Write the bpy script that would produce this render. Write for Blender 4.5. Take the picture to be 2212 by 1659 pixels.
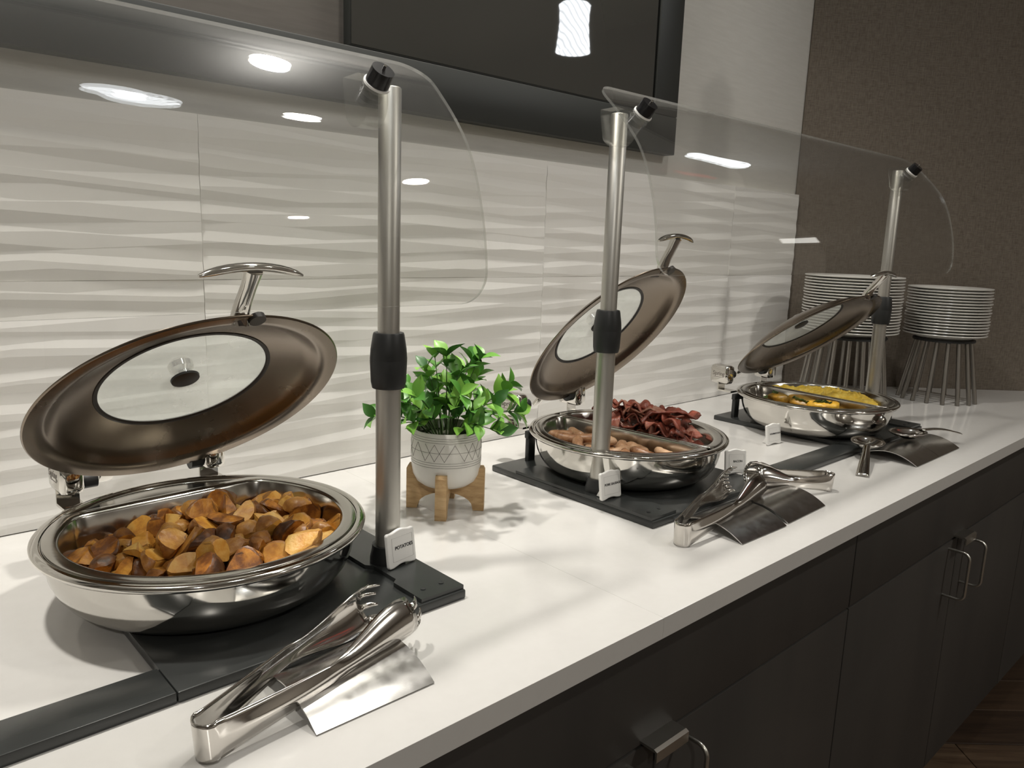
import bpy, bmesh, math, random
from mathutils import Vector, Matrix, Euler, noise

# ------------------------------------------------------------------ reset
for o in list(bpy.data.objects):
    bpy.data.objects.remove(o, do_unlink=True)
S = bpy.context.scene
C = S.collection
R = math.radians
PI = math.pi
random.seed(7)

# ------------------------------------------------------------------ camera, world, exposure
# world frame: z = 0 is the countertop surface, x runs along the counter, y = 0 is the tiled wall
YAW, PITCH, ROLL = R(42.903), R(10.5795), R(2.004)
CAM = Vector((0.0, -1.0018, 0.3506))
fw = Vector((math.sin(YAW)*math.cos(PITCH), math.cos(YAW)*math.cos(PITCH), -math.sin(PITCH)))
rt = fw.cross(Vector((0, 0, 1))).normalized()
up = rt.cross(fw)
r2 = math.cos(ROLL)*rt + math.sin(ROLL)*up
u2 = -math.sin(ROLL)*rt + math.cos(ROLL)*up
cam_d = bpy.data.cameras.new('camera')
cam_d.sensor_width = 36.0
cam_d.lens = 1661.0/2212.0*36.0
cam_d.clip_start = 0.02
cam = bpy.data.objects.new('camera', cam_d)
C.objects.link(cam)
M = Matrix((r2, u2, -fw)).transposed().to_4x4()
M.translation = CAM
cam.matrix_world = M
S.camera = cam

S.view_settings.view_transform = 'Standard'
S.view_settings.look = 'None'
S.view_settings.gamma = 1.0
S.view_settings.use_curve_mapping = False
S.view_settings.exposure = -1.15

W = bpy.data.worlds.new('world')
S.world = W
W.use_nodes = True
W.node_tree.nodes['Background'].inputs[0].default_value = (0.05, 0.05, 0.048, 1)
W.node_tree.nodes['Background'].inputs[1].default_value = 0.3

FLOOR = -0.76
CEIL = 1.65
DOWN_POWER = 18.5
DOWN_COL = (1.0, 0.962, 0.895)
PEND_COL = (0.93, 0.97, 1.0)

# ------------------------------------------------------------------ materials
MATS = {}

def pmat(name, col=(0.8, 0.8, 0.8), metal=0.0, rough=0.5, spec=0.5, **kw):
    m = bpy.data.materials.new(name)
    m.use_nodes = True
    b = m.node_tree.nodes['Principled BSDF']
    b.inputs['Base Color'].default_value = (*col, 1)
    b.inputs['Metallic'].default_value = metal
    b.inputs['Roughness'].default_value = rough
    b.inputs['Specular IOR Level'].default_value = spec
    for k, v in kw.items():
        b.inputs[k].default_value = v
    MATS[name] = m
    return m

def nodes_of(m):
    return m.node_tree.nodes, m.node_tree.links, m.node_tree.nodes['Principled BSDF']

def ramp(m, fac, stops):
    n, l, b = nodes_of(m)
    r = n.new('ShaderNodeValToRGB')
    el = r.color_ramp.elements
    while len(el) < len(stops):
        el.new(0.5)
    for e, (p, c) in zip(el, stops):
        e.position = p
        e.color = (*c, 1)
    l.new(fac, r.inputs[0])
    return r.outputs[0]

def noisetex(m, scale, detail=4.0, rough=0.55, coord='Object', dist=0.0, stretch=None):
    n, l, b = nodes_of(m)
    tc = n.new('ShaderNodeTexCoord')
    t = n.new('ShaderNodeTexNoise')
    t.inputs['Scale'].default_value = scale
    t.inputs['Detail'].default_value = detail
    t.inputs['Roughness'].default_value = rough
    t.inputs['Distortion'].default_value = dist
    src = tc.outputs[coord]
    if stretch:
        mp = n.new('ShaderNodeMapping')
        mp.inputs['Scale'].default_value = stretch
        l.new(src, mp.inputs[0])
        src = mp.outputs[0]
    l.new(src, t.inputs[0])
    return t.outputs[0]

def bump(m, h, strength=0.2, dist=0.002):
    n, l, b = nodes_of(m)
    bp = n.new('ShaderNodeBump')
    bp.inputs['Strength'].default_value = strength
    bp.inputs['Distance'].default_value = dist
    l.new(h, bp.inputs['Height'])
    l.new(bp.outputs[0], b.inputs['Normal'])

def col_noise(m, scale, stops, detail=4.0, coord='Object', dist=0.0, stretch=None, bumpv=None):
    n, l, b = nodes_of(m)
    f = noisetex(m, scale, detail, 0.55, coord, dist, stretch)
    l.new(ramp(m, f, stops), b.inputs['Base Color'])
    if bumpv:
        bump(m, f, *bumpv)

def rough_noise(m, scale, lo, hi, coord='Object', stretch=None):
    n, l, b = nodes_of(m)
    f = noisetex(m, scale, 5.0, 0.6, coord, 0.0, stretch)
    mr = n.new('ShaderNodeMapRange')
    mr.inputs['From Min'].default_value = 0.3
    mr.inputs['From Max'].default_value = 0.7
    mr.inputs['To Min'].default_value = lo
    mr.inputs['To Max'].default_value = hi
    l.new(f, mr.inputs[0])
    l.new(mr.outputs[0], b.inputs['Roughness'])

# quartz counter
m = pmat('quartz', (0.56, 0.545, 0.52), rough=0.14, spec=0.45)
col_noise(m, 90, [(0.35, (0.556, 0.543, 0.52)), (0.65, (0.566, 0.553, 0.53))])
# glazed tile
m = pmat('tile_glaze', (0.70, 0.685, 0.645), rough=0.33, spec=0.35)
col_noise(m, 3, [(0.3, (0.845, 0.83, 0.795)), (0.7, (0.87, 0.855, 0.82))])
m = pmat('grout', (0.72, 0.70, 0.66), rough=0.9)
# painted wall
m = pmat('wall_paper', (0.46, 0.44, 0.40), rough=0.8, spec=0.2)
col_noise(m, 60, [(0.3, (0.56, 0.545, 0.50)), (0.7, (0.60, 0.585, 0.54))], stretch=(0.3, 1, 3), bumpv=(0.08, 0.001))
# woven wall covering on the angled wall

def weave(name, c0, c1, c2):
    m = pmat(name, c1, rough=0.85, spec=0.15)
    n, l, b = nodes_of(m)
    tc = n.new('ShaderNodeTexCoord')
    outs = []
    for st in ((1, 1, 14), (10, 10, 1)):
        mp = n.new('ShaderNodeMapping')
        mp.inputs['Scale'].default_value = st
        t = n.new('ShaderNodeTexNoise')
        t.inputs['Scale'].default_value = 60
        t.inputs['Detail'].default_value = 3
        l.new(tc.outputs['Object'], mp.inputs[0])
        l.new(mp.outputs[0], t.inputs[0])
        outs.append(t.outputs[0])
    ad = n.new('ShaderNodeMath')
    ad.operation = 'MULTIPLY_ADD'
    ad.inputs[1].default_value = 0.5
    hv = n.new('ShaderNodeMath')
    hv.operation = 'MULTIPLY'
    hv.inputs[1].default_value = 0.5
    l.new(outs[1], hv.inputs[0])
    l.new(outs[0], ad.inputs[0])
    l.new(hv.outputs[0], ad.inputs[2])
    l.new(ramp(m, ad.outputs[0], [(0.36, c0), (0.5, c1), (0.64, c2)]), b.inputs['Base Color'])
    bump(m, ad.outputs[0], 0.25, 0.001)
    return m
weave('wall_fabric', (0.105, 0.088, 0.07), (0.145, 0.122, 0.098), (0.178, 0.152, 0.123))
pmat('room_wall', (0.5, 0.46, 0.41), rough=0.85)
pmat('room_dark', (0.05, 0.045, 0.04), rough=0.6)
pmat('ceiling_paint', (0.82, 0.80, 0.76), rough=0.9)
# floor
m = pmat('floor_wood', (0.16, 0.10, 0.06), rough=0.45)
n, l, b = nodes_of(m)
oi = n.new('ShaderNodeObjectInfo')
f = noisetex(m, 9, 6, 0.65, 'Object', 0.6, (0.35, 6, 6))
mx = n.new('ShaderNodeMath'); mx.operation = 'MULTIPLY_ADD'
mx.inputs[1].default_value = 0.5
l.new(oi.outputs['Random'], mx.inputs[0]); 
sb = n.new('ShaderNodeMath'); sb.operation = 'MULTIPLY_ADD'; sb.inputs[1].default_value = 0.7; sb.inputs[2].default_value = -0.12
l.new(f, sb.inputs[0]); l.new(sb.outputs[0], mx.inputs[2])
l.new(ramp(m, mx.outputs[0], [(0.15, (0.02, 0.012, 0.008)), (0.5, (0.06, 0.037, 0.022)), (0.85, (0.17, 0.12, 0.075))]), b.inputs['Base Color'])
bump(m, f, 0.15, 0.002)
pmat('floor_under', (0.02, 0.015, 0.012), rough=0.8)
# cabinet
m = pmat('cabinet', (0.033, 0.028, 0.025), rough=0.5, spec=0.35)
col_noise(m, 12, [(0.3, (0.035, 0.0325, 0.030)), (0.7, (0.044, 0.040, 0.036))], stretch=(1, 1, 0.15), bumpv=(0.05, 0.001))
pmat('toe_black', (0.008, 0.008, 0.008), rough=0.8)
pmat('pull_metal', (0.55, 0.54, 0.50), metal=1.0, rough=0.3)
# screen
m = pmat('screen_frame', (0.030, 0.032, 0.029), rough=0.5)
m = pmat('screen_glass', (0.056, 0.056, 0.051), rough=0.05, spec=0.9)
n, l, b = nodes_of(m)
b.inputs['Roughness'].default_value = 0.025
b.inputs['IOR'].default_value = 1.7
m = pmat('niche_shaded_paper', (0.30, 0.275, 0.245), rough=0.8)
col_noise(m, 60, [(0.3, (0.15, 0.137, 0.12)), (0.7, (0.175, 0.158, 0.14))], stretch=(0.3, 1, 3))  # same wallpaper inside the frame, its shade put into the darker colour
# metals
m = pmat('polished_steel', (0.66, 0.64, 0.60), metal=1.0, rough=0.07)
rough_noise(m, 16, 0.05, 0.10)
m = pmat('pan_steel', (0.56, 0.54, 0.50), metal=1.0, rough=0.17)
rough_noise(m, 20, 0.14, 0.2)
m = pmat('satin_steel', (0.50, 0.48, 0.44), metal=1.0, rough=0.30)
rough_noise(m, 40, 0.26, 0.36)
m = pmat('lid_steel', (0.215, 0.175, 0.137), metal=1.0, rough=0.25)
rough_noise(m, 9, 0.23, 0.29)
m = pmat('tube_steel', (0.56, 0.545, 0.505), metal=1.0, rough=0.4)
rough_noise(m, 60, 0.36, 0.48, stretch=(1, 1, 0.05))
pmat('rod_steel', (0.36, 0.34, 0.31), metal=1.0, rough=0.33)
m = pmat('tong_steel', (0.66, 0.635, 0.60), metal=1.0, rough=0.12)
m = pmat('rest_steel', (0.62, 0.61, 0.59), metal=1.0, rough=0.2)
rough_noise(m, 90, 0.17, 0.25)
pmat('black_plastic', (0.017, 0.018, 0.018), rough=0.42)
pmat('knob_black', (0.008, 0.008, 0.009), rough=0.2)
pmat('white_plastic', (0.8, 0.79, 0.76), rough=0.4)
m = pmat('base_black', (0.028, 0.030, 0.029), rough=0.26, spec=0.5)
pmat('rubber', (0.02, 0.018, 0.016), rough=0.5)
pmat('card_white', (0.78, 0.77, 0.74), rough=0.45)
pmat('ink', (0.02, 0.02, 0.02), rough=0.7)
pmat('ink_pale', (0.52, 0.51, 0.49), rough=0.7)
pmat('etch', (0.22, 0.20, 0.18), metal=0.5, rough=0.5)
pmat('plate_white', (0.60, 0.585, 0.545), rough=0.18, spec=0.5)
pmat('pot_white', (0.74, 0.72, 0.67), rough=0.3)
pmat('pot_line', (0.20, 0.185, 0.165), rough=0.7)
m = pmat('oak', (0.5, 0.33, 0.16), rough=0.55)
col_noise(m, 30, [(0.3, (0.40, 0.245, 0.105)), (0.55, (0.55, 0.365, 0.18)), (0.75, (0.62, 0.43, 0.23))], dist=1.2, stretch=(1, 1, 5), bumpv=(0.1, 0.0006))
pmat('soil', (0.03, 0.035, 0.015), rough=0.9)
m = pmat('leaf', (0.12, 0.33, 0.05), rough=0.38, spec=0.5)
n, l, b = nodes_of(m)
oi = n.new('ShaderNodeObjectInfo')
l.new(ramp(m, oi.outputs['Random'], [(0.0, (0.035, 0.13, 0.022)), (0.45, (0.09, 0.27, 0.035)), (1.0, (0.24, 0.48, 0.07))]), b.inputs['Base Color'])
b.inputs['Subsurface Weight'].default_value = 0.15
b.inputs['Subsurface Radius'].default_value = (0.002, 0.004, 0.001)
pmat('stem', (0.06, 0.11, 0.03), rough=0.6)

def food(name, scale, stops, rough=0.38, bumpv=(0.5, 0.002), rnd=0.5, stretch=None, **kw):
    m = pmat(name, stops[1][1], rough=rough, **kw)
    n, l, b = nodes_of(m)
    oi = n.new('ShaderNodeObjectInfo')
    f = noisetex(m, scale, 5, 0.65, stretch=stretch)
    a = n.new('ShaderNodeMath'); a.operation = 'SUBTRACT'; a.inputs[1].default_value = 0.5
    l.new(oi.outputs['Random'], a.inputs[0])
    k = n.new('ShaderNodeMath'); k.operation = 'MULTIPLY_ADD'; k.inputs[1].default_value = rnd
    l.new(a.outputs[0], k.inputs[0]); l.new(f, k.inputs[2])
    l.new(ramp(m, k.outputs[0], stops), b.inputs['Base Color'])
    bump(m, f, *bumpv)
    return m
food('potato', 70, [(0.25, (0.06, 0.022, 0.006)), (0.42, (0.19, 0.068, 0.013)), (0.58, (0.32, 0.13, 0.024)), (0.8, (0.48, 0.24, 0.055))], rough=0.42)
food('potato_flesh', 55, [(0.25, (0.17, 0.055, 0.010)), (0.42, (0.46, 0.175, 0.022)), (0.58, (0.66, 0.31, 0.045)), (0.8, (0.76, 0.47, 0.13))], rough=0.42)
food('sausage', 90, [(0.2, (0.20, 0.085, 0.035)), (0.42, (0.42, 0.225, 0.115)), (0.7, (0.58, 0.37, 0.22))], rough=0.38)
food('bacon', 55, [(0.22, (0.11, 0.032, 0.02)), (0.42, (0.27, 0.068, 0.042)), (0.58, (0.40, 0.125, 0.082)), (0.74, (0.58, 0.31, 0.22))], rough=0.33, stretch=(.35, 2.2, 1))
food('egg', 120, [(0.25, (0.48, 0.27, 0.02)), (0.5, (0.72, 0.47, 0.05)), (0.75, (0.80, 0.60, 0.13))], rough=0.42)
food('omelette', 45, [(0.25, (0.22, 0.13, 0.02)), (0.45, (0.52, 0.27, 0.025)), (0.65, (0.72, 0.42, 0.04)), (0.85, (0.75, 0.55, 0.15))], rough=0.38)
food('greens', 90, [(0.3, (0.02, 0.045, 0.015)), (0.5, (0.05, 0.10, 0.03)), (0.7, (0.11, 0.17, 0.05))], rough=0.4)

# clear sheet: Schlick mix of straight-through and mirror

def clear(name, tint, base=0.045, white=0.0, rough=0.015, bumpy=None, halo=0.0):
    m = bpy.data.materials.new(name)
    m.use_nodes = True
    n = m.node_tree.nodes
    l = m.node_tree.links
    n.clear()
    out = n.new('ShaderNodeOutputMaterial')
    tr = n.new('ShaderNodeBsdfTransparent')
    tr.inputs[0].default_value = (*tint, 1)
    gl = n.new('ShaderNodeBsdfGlossy')
    gl.inputs['Roughness'].default_value = rough
    lw = n.new('ShaderNodeLayerWeight')
    lw.inputs[0].default_value = 0.5
    pw = n.new('ShaderNodeMath'); pw.operation = 'POWER'; pw.inputs[1].default_value = 5
    ma = n.new('ShaderNodeMath'); ma.operation = 'MULTIPLY_ADD'
    ma.inputs[1].default_value = 0.9; ma.inputs[2].default_value = base
    l.new(lw.outputs['Facing'], pw.inputs[0])
    l.new(pw.outputs[0], ma.inputs[0])
    mx = n.new('ShaderNodeMixShader')
    l.new(ma.outputs[0], mx.inputs[0])
    body = tr.outputs[0]
    if white:
        df = n.new('ShaderNodeBsdfDiffuse')
        df.inputs[0].default_value = (0.85, 0.85, 0.82, 1)
        tl = n.new('ShaderNodeBsdfTranslucent')
        tl.inputs[0].default_value = (0.85, 0.85, 0.82, 1)
        m3 = n.new('ShaderNodeMixShader'); m3.inputs[0].default_value = 0.5
        l.new(df.outputs[0], m3.inputs[1]); l.new(tl.outputs[0], m3.inputs[2])
        m2 = n.new('ShaderNodeMixShader'); m2.inputs[0].default_value = white
        l.new(tr.outputs[0], m2.inputs[1]); l.new(m3.outputs[0], m2.inputs[2])
        body = m2.outputs[0]
        if bumpy:
            tc = n.new('ShaderNodeTexCoord')
            tx = n.new('ShaderNodeTexNoise')
            tx.inputs['Scale'].default_value = bumpy
            tx.inputs['Detail'].default_value = 6
            l.new(tc.outputs['Object'], tx.inputs[0])
            mr = n.new('ShaderNodeMapRange')
            mr.inputs['From Min'].default_value = 0.35
            mr.inputs['From Max'].default_value = 0.65
            mr.inputs['To Min'].default_value = white*0.8
            mr.inputs['To Max'].default_value = min(1, white*1.25)
            l.new(tx.outputs[0], mr.inputs[0])
            l.new(mr.outputs[0], m2.inputs[0])
            bp = n.new('ShaderNodeBump')
            bp.inputs['Strength'].default_value = 0.6
            bp.inputs['Distance'].default_value = 0.001
            l.new(tx.outputs[0], bp.inputs['Height'])
            l.new(bp.outputs[0], gl.inputs['Normal'])
    l.new(body, mx.inputs[1])
    refl = gl.outputs[0]
    if halo:
        g2 = n.new('ShaderNodeBsdfGlossy')
        g2.inputs['Roughness'].default_value = 0.3
        mh = n.new('ShaderNodeMixShader'); mh.inputs[0].default_value = halo
        l.new(gl.outputs[0], mh.inputs[1]); l.new(g2.outputs[0], mh.inputs[2])
        refl = mh.outputs[0]
    l.new(refl, mx.inputs[2])
    l.new(mx.outputs[0], out.inputs[0])
    MATS[name] = m
    return m
clear('acrylic', (0.98, 0.98, 0.973), 0.055, white=0.010, halo=0.09)
clear('acrylic_edge', (0.78, 0.79, 0.76), 0.14, white=0.22, rough=0.10)
clear('clear_plastic', (0.90, 0.90, 0.88), 0.06, white=0.03, rough=0.05)
clear('lid_glass', (0.88, 0.9, 0.885), 0.05, white=0.23, rough=0.16, bumpy=26)

def emit(name, col, s, tex=None):
    m = bpy.data.materials.new(name)
    m.use_nodes = True
    n = m.node_tree.nodes; l = m.node_tree.links
    n.clear()
    out = n.new('ShaderNodeOutputMaterial')
    e = n.new('ShaderNodeEmission')
    e.inputs[0].default_value = (*col, 1)
    e.inputs[1].default_value = s
    if tex:
        tc = n.new('ShaderNodeTexCoord')
        w = n.new('ShaderNodeTexWave')
        w.wave_type = 'BANDS'; w.bands_direction = 'DIAGONAL'
        w.inputs['Scale'].default_value = tex
        w.inputs['Distortion'].default_value = 3.0
        w.inputs['Detail'].default_value = 1.0
        mr = n.new('ShaderNodeMapRange')
        mr.inputs['To Min'].default_value = s*0.4
        mr.inputs['To Max'].default_value = s
        l.new(tc.outputs['Object'], w.inputs[0])
        l.new(w.outputs['Fac'], mr.inputs[0])
        l.new(mr.outputs[0], e.inputs[1])
    l.new(e.outputs[0], out.inputs[0])
    MATS[name] = m
    return m
emit('lamp_lens', DOWN_COL, 22)
emit('pendant_glass', PEND_COL, 30.0, tex=26)
emit('pendant_bulb', PEND_COL, 140)
emit('exit_red', (1.0, 0.10, 0.07), 1.8)
emit('panel_light', (1, 0.97, 0.9), 8)

# ------------------------------------------------------------------ mesh helpers

class MB:
    def __init__(self):
        self.v = []; self.f = []; self.mi = []
    def add(self, vs, fs, mi=0):
        o = len(self.v)
        self.v += [tuple(x) for x in vs]
        self.f += [tuple(i+o for i in q) for q in fs]
        self.mi += [mi]*len(fs)
    def box(self, lo, hi, bev=0.0, mi=0):
        x0, y0, z0 = lo; x1, y1, z1 = hi
        if bev <= 0:
            vs = [(x0, y0, z0), (x1, y0, z0), (x1, y1, z0), (x0, y1, z0), (x0, y0, z1), (x1, y0, z1), (x1, y1, z1), (x0, y1, z1)]
            fs = [(0, 3, 2, 1), (4, 5, 6, 7), (0, 1, 5, 4), (1, 2, 6, 5), (2, 3, 7, 6), (3, 0, 4, 7)]
            self.add(vs, fs, mi)
        else:
            bm = bmesh.new()
            bmesh.ops.create_cube(bm, size=1)
            bmesh.ops.scale(bm, vec=(x1-x0, y1-y0, z1-z0), verts=bm.verts)
            bmesh.ops.translate(bm, vec=((x0+x1)/2, (y0+y1)/2, (z0+z1)/2), verts=bm.verts)
            bmesh.ops.bevel(bm, geom=bm.edges[:], offset=bev, segments=2, profile=0.5, affect='EDGES')
            self.bm(bm, mi)
        return self
    def bm(self, bm, mi=0):
        bm.verts.index_update()
        self.add([v.co.copy() for v in bm.verts], [[v.index for v in f.verts] for f in bm.faces], mi)
        bm.free()
        return self
    def lathe(self, prof, seg=48, cx=0, cy=0, mi=0, close=False):
        vs = []; fs = []
        n = len(prof)
        for (r, z) in prof:
            for k in range(seg):
                a = 2*PI*k/seg
                vs.append((cx+r*math.cos(a), cy+r*math.sin(a), z))
        for i in range(n-1 + (1 if close else 0)):
            j = (i+1) % n
            for k in range(seg):
                k2 = (k+1) % seg
                fs.append((i*seg+k, i*seg+k2, j*seg+k2, j*seg+k))
        self.add(vs, fs, mi)
        return self
    def cyl(self, p, q, r0, r1=None, seg=24, mi=0, cap=True):
        r1 = r0 if r1 is None else r1
        p = Vector(p); q = Vector(q)
        d = (q-p).normalized()
        a = d.orthogonal().normalized(); b = d.cross(a)
        vs = []; fs = []
        for (c, r) in ((p, r0), (q, r1)):
            for k in range(seg):
                t = 2*PI*k/seg
                vs.append(c + r*(math.cos(t)*a + math.sin(t)*b))
        for k in range(seg):
            k2 = (k+1) % seg
            fs.append((k, k2, seg+k2, seg+k))
        if cap:
            fs.append(tuple(reversed(range(seg)))); fs.append(tuple(range(seg, 2*seg)))
        self.add(vs, fs, mi)
        return self
    def tube(self, pts, rad, seg=10, mi=0, cap=True, flat=1.0):
        pts = [Vector(p) for p in pts]
        n = len(pts)
        rads = rad if isinstance(rad, (list, tuple)) else [rad]*n
        vs = []; fs = []
        prev = None
        for i, p in enumerate(pts):
            t = (pts[min(i+1, n-1)] - pts[max(i-1, 0)]).normalized()
            if prev is None:
                a = t.orthogonal().normalized()
            else:
                a = (prev - t*prev.dot(t)).normalized()
            prev = a
            b = t.cross(a)
            for k in range(seg):
                th = 2*PI*k/seg
                vs.append(p + rads[i]*(math.cos(th)*a + flat*math.sin(th)*b))
        for i in range(n-1):
            for k in range(seg):
                k2 = (k+1) % seg
                fs.append((i*seg+k, i*seg+k2, (i+1)*seg+k2, (i+1)*seg+k))
        if cap:
            fs.append(tuple(reversed(range(seg)))); fs.append(tuple(range((n-1)*seg, n*seg)))
        self.add(vs, fs, mi)
        return self
    def prism(self, poly, axis, lo, hi, mi=0):
        # extrude a 2D polygon along an axis: poly in the remaining two coords in order
        def mk(a, b, t):
            return {'x': (t, a, b), 'y': (a, t, b), 'z': (a, b, t)}[axis]
        n = len(poly)
        vs = [mk(a, b, lo) for a, b in poly] + [mk(a, b, hi) for a, b in poly]
        fs = [(i, (i+1) % n, n+(i+1) % n, n+i) for i in range(n)]
        fs += [tuple(reversed(range(n))), tuple(range(n, 2*n))]
        self.add(vs, fs, mi)
        return self
    def mesh(self, name, mats, smooth=None, fix=True):
        me = bpy.data.meshes.new(name)
        me.from_pydata(self.v, [], self.f)
        if not isinstance(mats, (list, tuple)):
            mats = [mats]
        for x in mats:
            me.materials.append(MATS[x] if isinstance(x, str) else x)
        for p, i in zip(me.polygons, self.mi):
            p.material_index = i
        if fix:
            bm = bmesh.new(); bm.from_mesh(me)
            bmesh.ops.recalc_face_normals(bm, faces=bm.faces)
            bm.to_mesh(me); bm.free()
        if smooth is not None:
            me.shade_smooth()
            me.set_sharp_from_angle(angle=R(smooth))
        me.update()
        return me
    def obj(self, name, mats, parent=None, smooth=None, loc=None, fix=True):
        return link(name, self.mesh(name, mats, smooth, fix), parent, loc)

def link(name, data, parent=None, loc=None):
    o = bpy.data.objects.new(name, data)
    C.objects.link(o)
    if parent is not None:
        o.parent = parent
    if loc is not None:
        o.location = loc
    return o

def thing(name, label, cat, loc=(0, 0, 0), rz=0.0, group=None):
    o = bpy.data.objects.new(name, None)
    o.empty_display_size = 0.02
    C.objects.link(o)
    o.location = loc
    o.rotation_euler = (0, 0, rz)
    return tag(o, label, cat, group)

def tag(o, label, cat, group=None):
    o['label'] = label; o['category'] = cat
    if group:
        o['group'] = group
    return o

def struct(o):
    o['kind'] = 'structure'
    return o

def textmesh(name, s, size, mat, parent, mtx, align='CENTER'):
    cu = bpy.data.curves.new(name, 'FONT')
    cu.body = s
    cu.size = size
    cu.align_x = align
    cu.align_y = 'CENTER'
    cu.extrude = 0.00012
    cu.offset = size*.018
    tmp = bpy.data.objects.new('tmp_text', cu)
    C.objects.link(tmp)
    dg = bpy.context.evaluated_depsgraph_get()
    me = bpy.data.meshes.new_from_object(tmp.evaluated_get(dg))
    bpy.data.objects.remove(tmp, do_unlink=True)
    me.materials.clear()
    me.materials.append(MATS[mat])
    me.transform(mtx)
    return link(name, me, parent)

# ------------------------------------------------------------------ room shell
XC = 1.90                                     # corner of tiled wall and angled wall
WD = Vector((0.745, -0.667, 0)).normalized()  # direction of the angled wall
WE = Vector((XC, 0, 0)) + WD*2.6
wb = MB().box((-2.3, 0.004, FLOOR), (XC+0.12, 0.16, CEIL)).obj('wall_back', 'wall_paper')
struct(wb)
nrm = Vector((-WD.y, WD.x, 0))                # outward (behind the angled wall)
if nrm.dot(Vector((1, 1, 0))) < 0:
    nrm = -nrm
P0 = Vector((XC, 0, 0)) - WD*0.0
poly = [(P0.x, P0.y), (WE.x, WE.y), (WE.x+nrm.x*.12, WE.y+nrm.y*.12), (P0.x+nrm.x*.12, P0.y+nrm.y*.12)]
struct(MB().prism(poly, 'z', FLOOR, CEIL).obj('wall_right', 'wall_fabric'))
struct(MB().box((WE.x, -4.4, FLOOR), (WE.x+.12, WE.y+.05, CEIL)).obj('wall_side', 'room_wall'))
struct(MB().box((-2.3, -4.4, FLOOR), (WE.x+.12, -4.28, CEIL)).obj('wall_front', 'room_wall'))
struct(MB().box((-2.42, -4.4, FLOOR), (-2.3, .16, CEIL)).obj('wall_left', 'room_wall'))
struct(MB().box((-2.42, -4.4, CEIL), (WE.x+.2, .2, CEIL+.1)).obj('ceiling', 'ceiling_paint'))
fl = struct(MB().box((-2.42, -4.4, FLOOR-.1), (WE.x+.2, .2, FLOOR-0.012)).obj('floor', 'floor_under'))
# plank floor, laid parallel to the angled wall
PW, PL = 0.135, 1.2
pk = MB().box((0, 0, 0), (PL-.002, PW-.0025, 0.011), bev=0.0012).mesh('plank', 'floor_wood')
ang = math.atan2(WD.y, WD.x)
ux = Vector((math.cos(ang), math.sin(ang), 0)); uy = Vector((-math.sin(ang), math.cos(ang), 0))
rnd = random.Random(3)
for i in range(-20, 7):
    off = rnd.random()*PL
    for j in range(-2, 3):
        p = Vector((2.1, -.75, FLOOR-0.0115)) + uy*(i*PW) + ux*(j*PL+off-1.2)
        ctr = p + ux*PL/2 + uy*PW/2
        if -.2 < ctr.x < 4.0 and -3.9 < ctr.y and (ctr-Vector((XC, 0, 0))).dot(nrm) < .1:
            o = link('plank', pk, fl, p)
            o.rotation_euler = (0, 0, ang)

# wave-relief wall tiles: ridge and valley lines that wander and pinch
TW = 0.609
TX0 = 0.3793
ZJ = 0.2876
ZT = 0.4895
TILE_SLOPE = 0.125

def make_tile(x0, x1, z0, z1, seed):
    """planar facets of constant tilt (up, level, down, level ...) between crease lines that zigzag and pinch"""
    rg = random.Random(seed)
    H = z1-z0
    n = max(8, int(round(H/0.0082/4))*4)
    nc = max(6, int((x1-x0)/0.010))
    rows = []
    for k in range(n+1):
        base = z0 + H*k/n
        if k in (0, n):
            rows.append(lambda x, b=base: b)
            continue
        per = rg.uniform(.36, .50); ph = rg.random(); am = rg.uniform(.0044, .0062)
        def fn(x, b=base, per=per, ph=ph, am=am):
            t = (x/per+ph) % 1.0
            return b + am*(4*abs(t-.5)-1)
        rows.append(fn)
    SL = TILE_SLOPE
    def depth_col(zs):
        h = [0.0]
        for k in range(n):
            sl = (SL, 0.0, -SL, 0.0)[k % 4]
            h.append(h[-1] + sl*(zs[k+1]-zs[k]))
        tr = (h[-1]-h[0])
        h = [v - tr*(zs[k]-z0)/H for k, v in enumerate(h)]
        m_ = min(h)
        return [0.0088 + v - m_ for v in h]
    vs = []; fs = []
    for c in range(nc+1):
        x = x0 + (x1-x0)*c/nc
        zs = [f(x) for f in rows]
        for k in range(1, n+1):
            zs[k] = max(zs[k], zs[k-1]+0.0003)
        for k in range(n, -1, -1):
            zs[k] = min(zs[k], z1-0.0002*(n-k))
        dd = depth_col(zs)
        for k in range(n+1):
            d = dd[k]
            vs.append((x, -d, zs[k]))
    w = n+1
    for c in range(nc):
        for k in range(n):
            a = c*w+k
            fs.append((a, a+w, a+w+1, a+1))
    # back frame so the tile is a closed slab
    base = len(vs)
    for c in range(nc+1):
        x = x0 + (x1-x0)*c/nc
        vs.append((x, 0.0035, z0)); vs.append((x, 0.0035, z1))
    for c in range(nc):
        fs.append((base+2*c, base+2*c+2, c*w+w, c*w))
        fs.append((c*w+n, c*w+w+n, base+2*c+3, base+2*c+1))
        fs.append((base+2*c, base+2*c+1, base+2*c+3, base+2*c+2))
    fs.append(tuple([base, ] + [k for k in range(0, n+1)] + [base+1]))
    fs.append(tuple(reversed([base+2*nc] + [nc*w+k for k in range(0, n+1)] + [base+2*nc+1])))
    mb = MB(); mb.add(vs, fs)
    return mb
g = 0.00035
sd = 100
for row, (z0, z1) in enumerate(((0.0012, ZJ-g), (ZJ+g, ZT))):
    for k in range(-2, 4):
        x0 = TX0 + (k-1)*TW + g; x1 = TX0 + k*TW - g
        x1 = min(x1, XC-.002)
        if x1-x0 < .05: continue
        sd += 1
        make_tile(x0, x1, z0, z1, sd).obj('tile', 'tile_glaze', wb)
MB().box((-1.5, -.0080, 0.0008), (XC-.002, 0.0041, ZT-.001)).obj('grout_bed', 'grout', wb)

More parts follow.
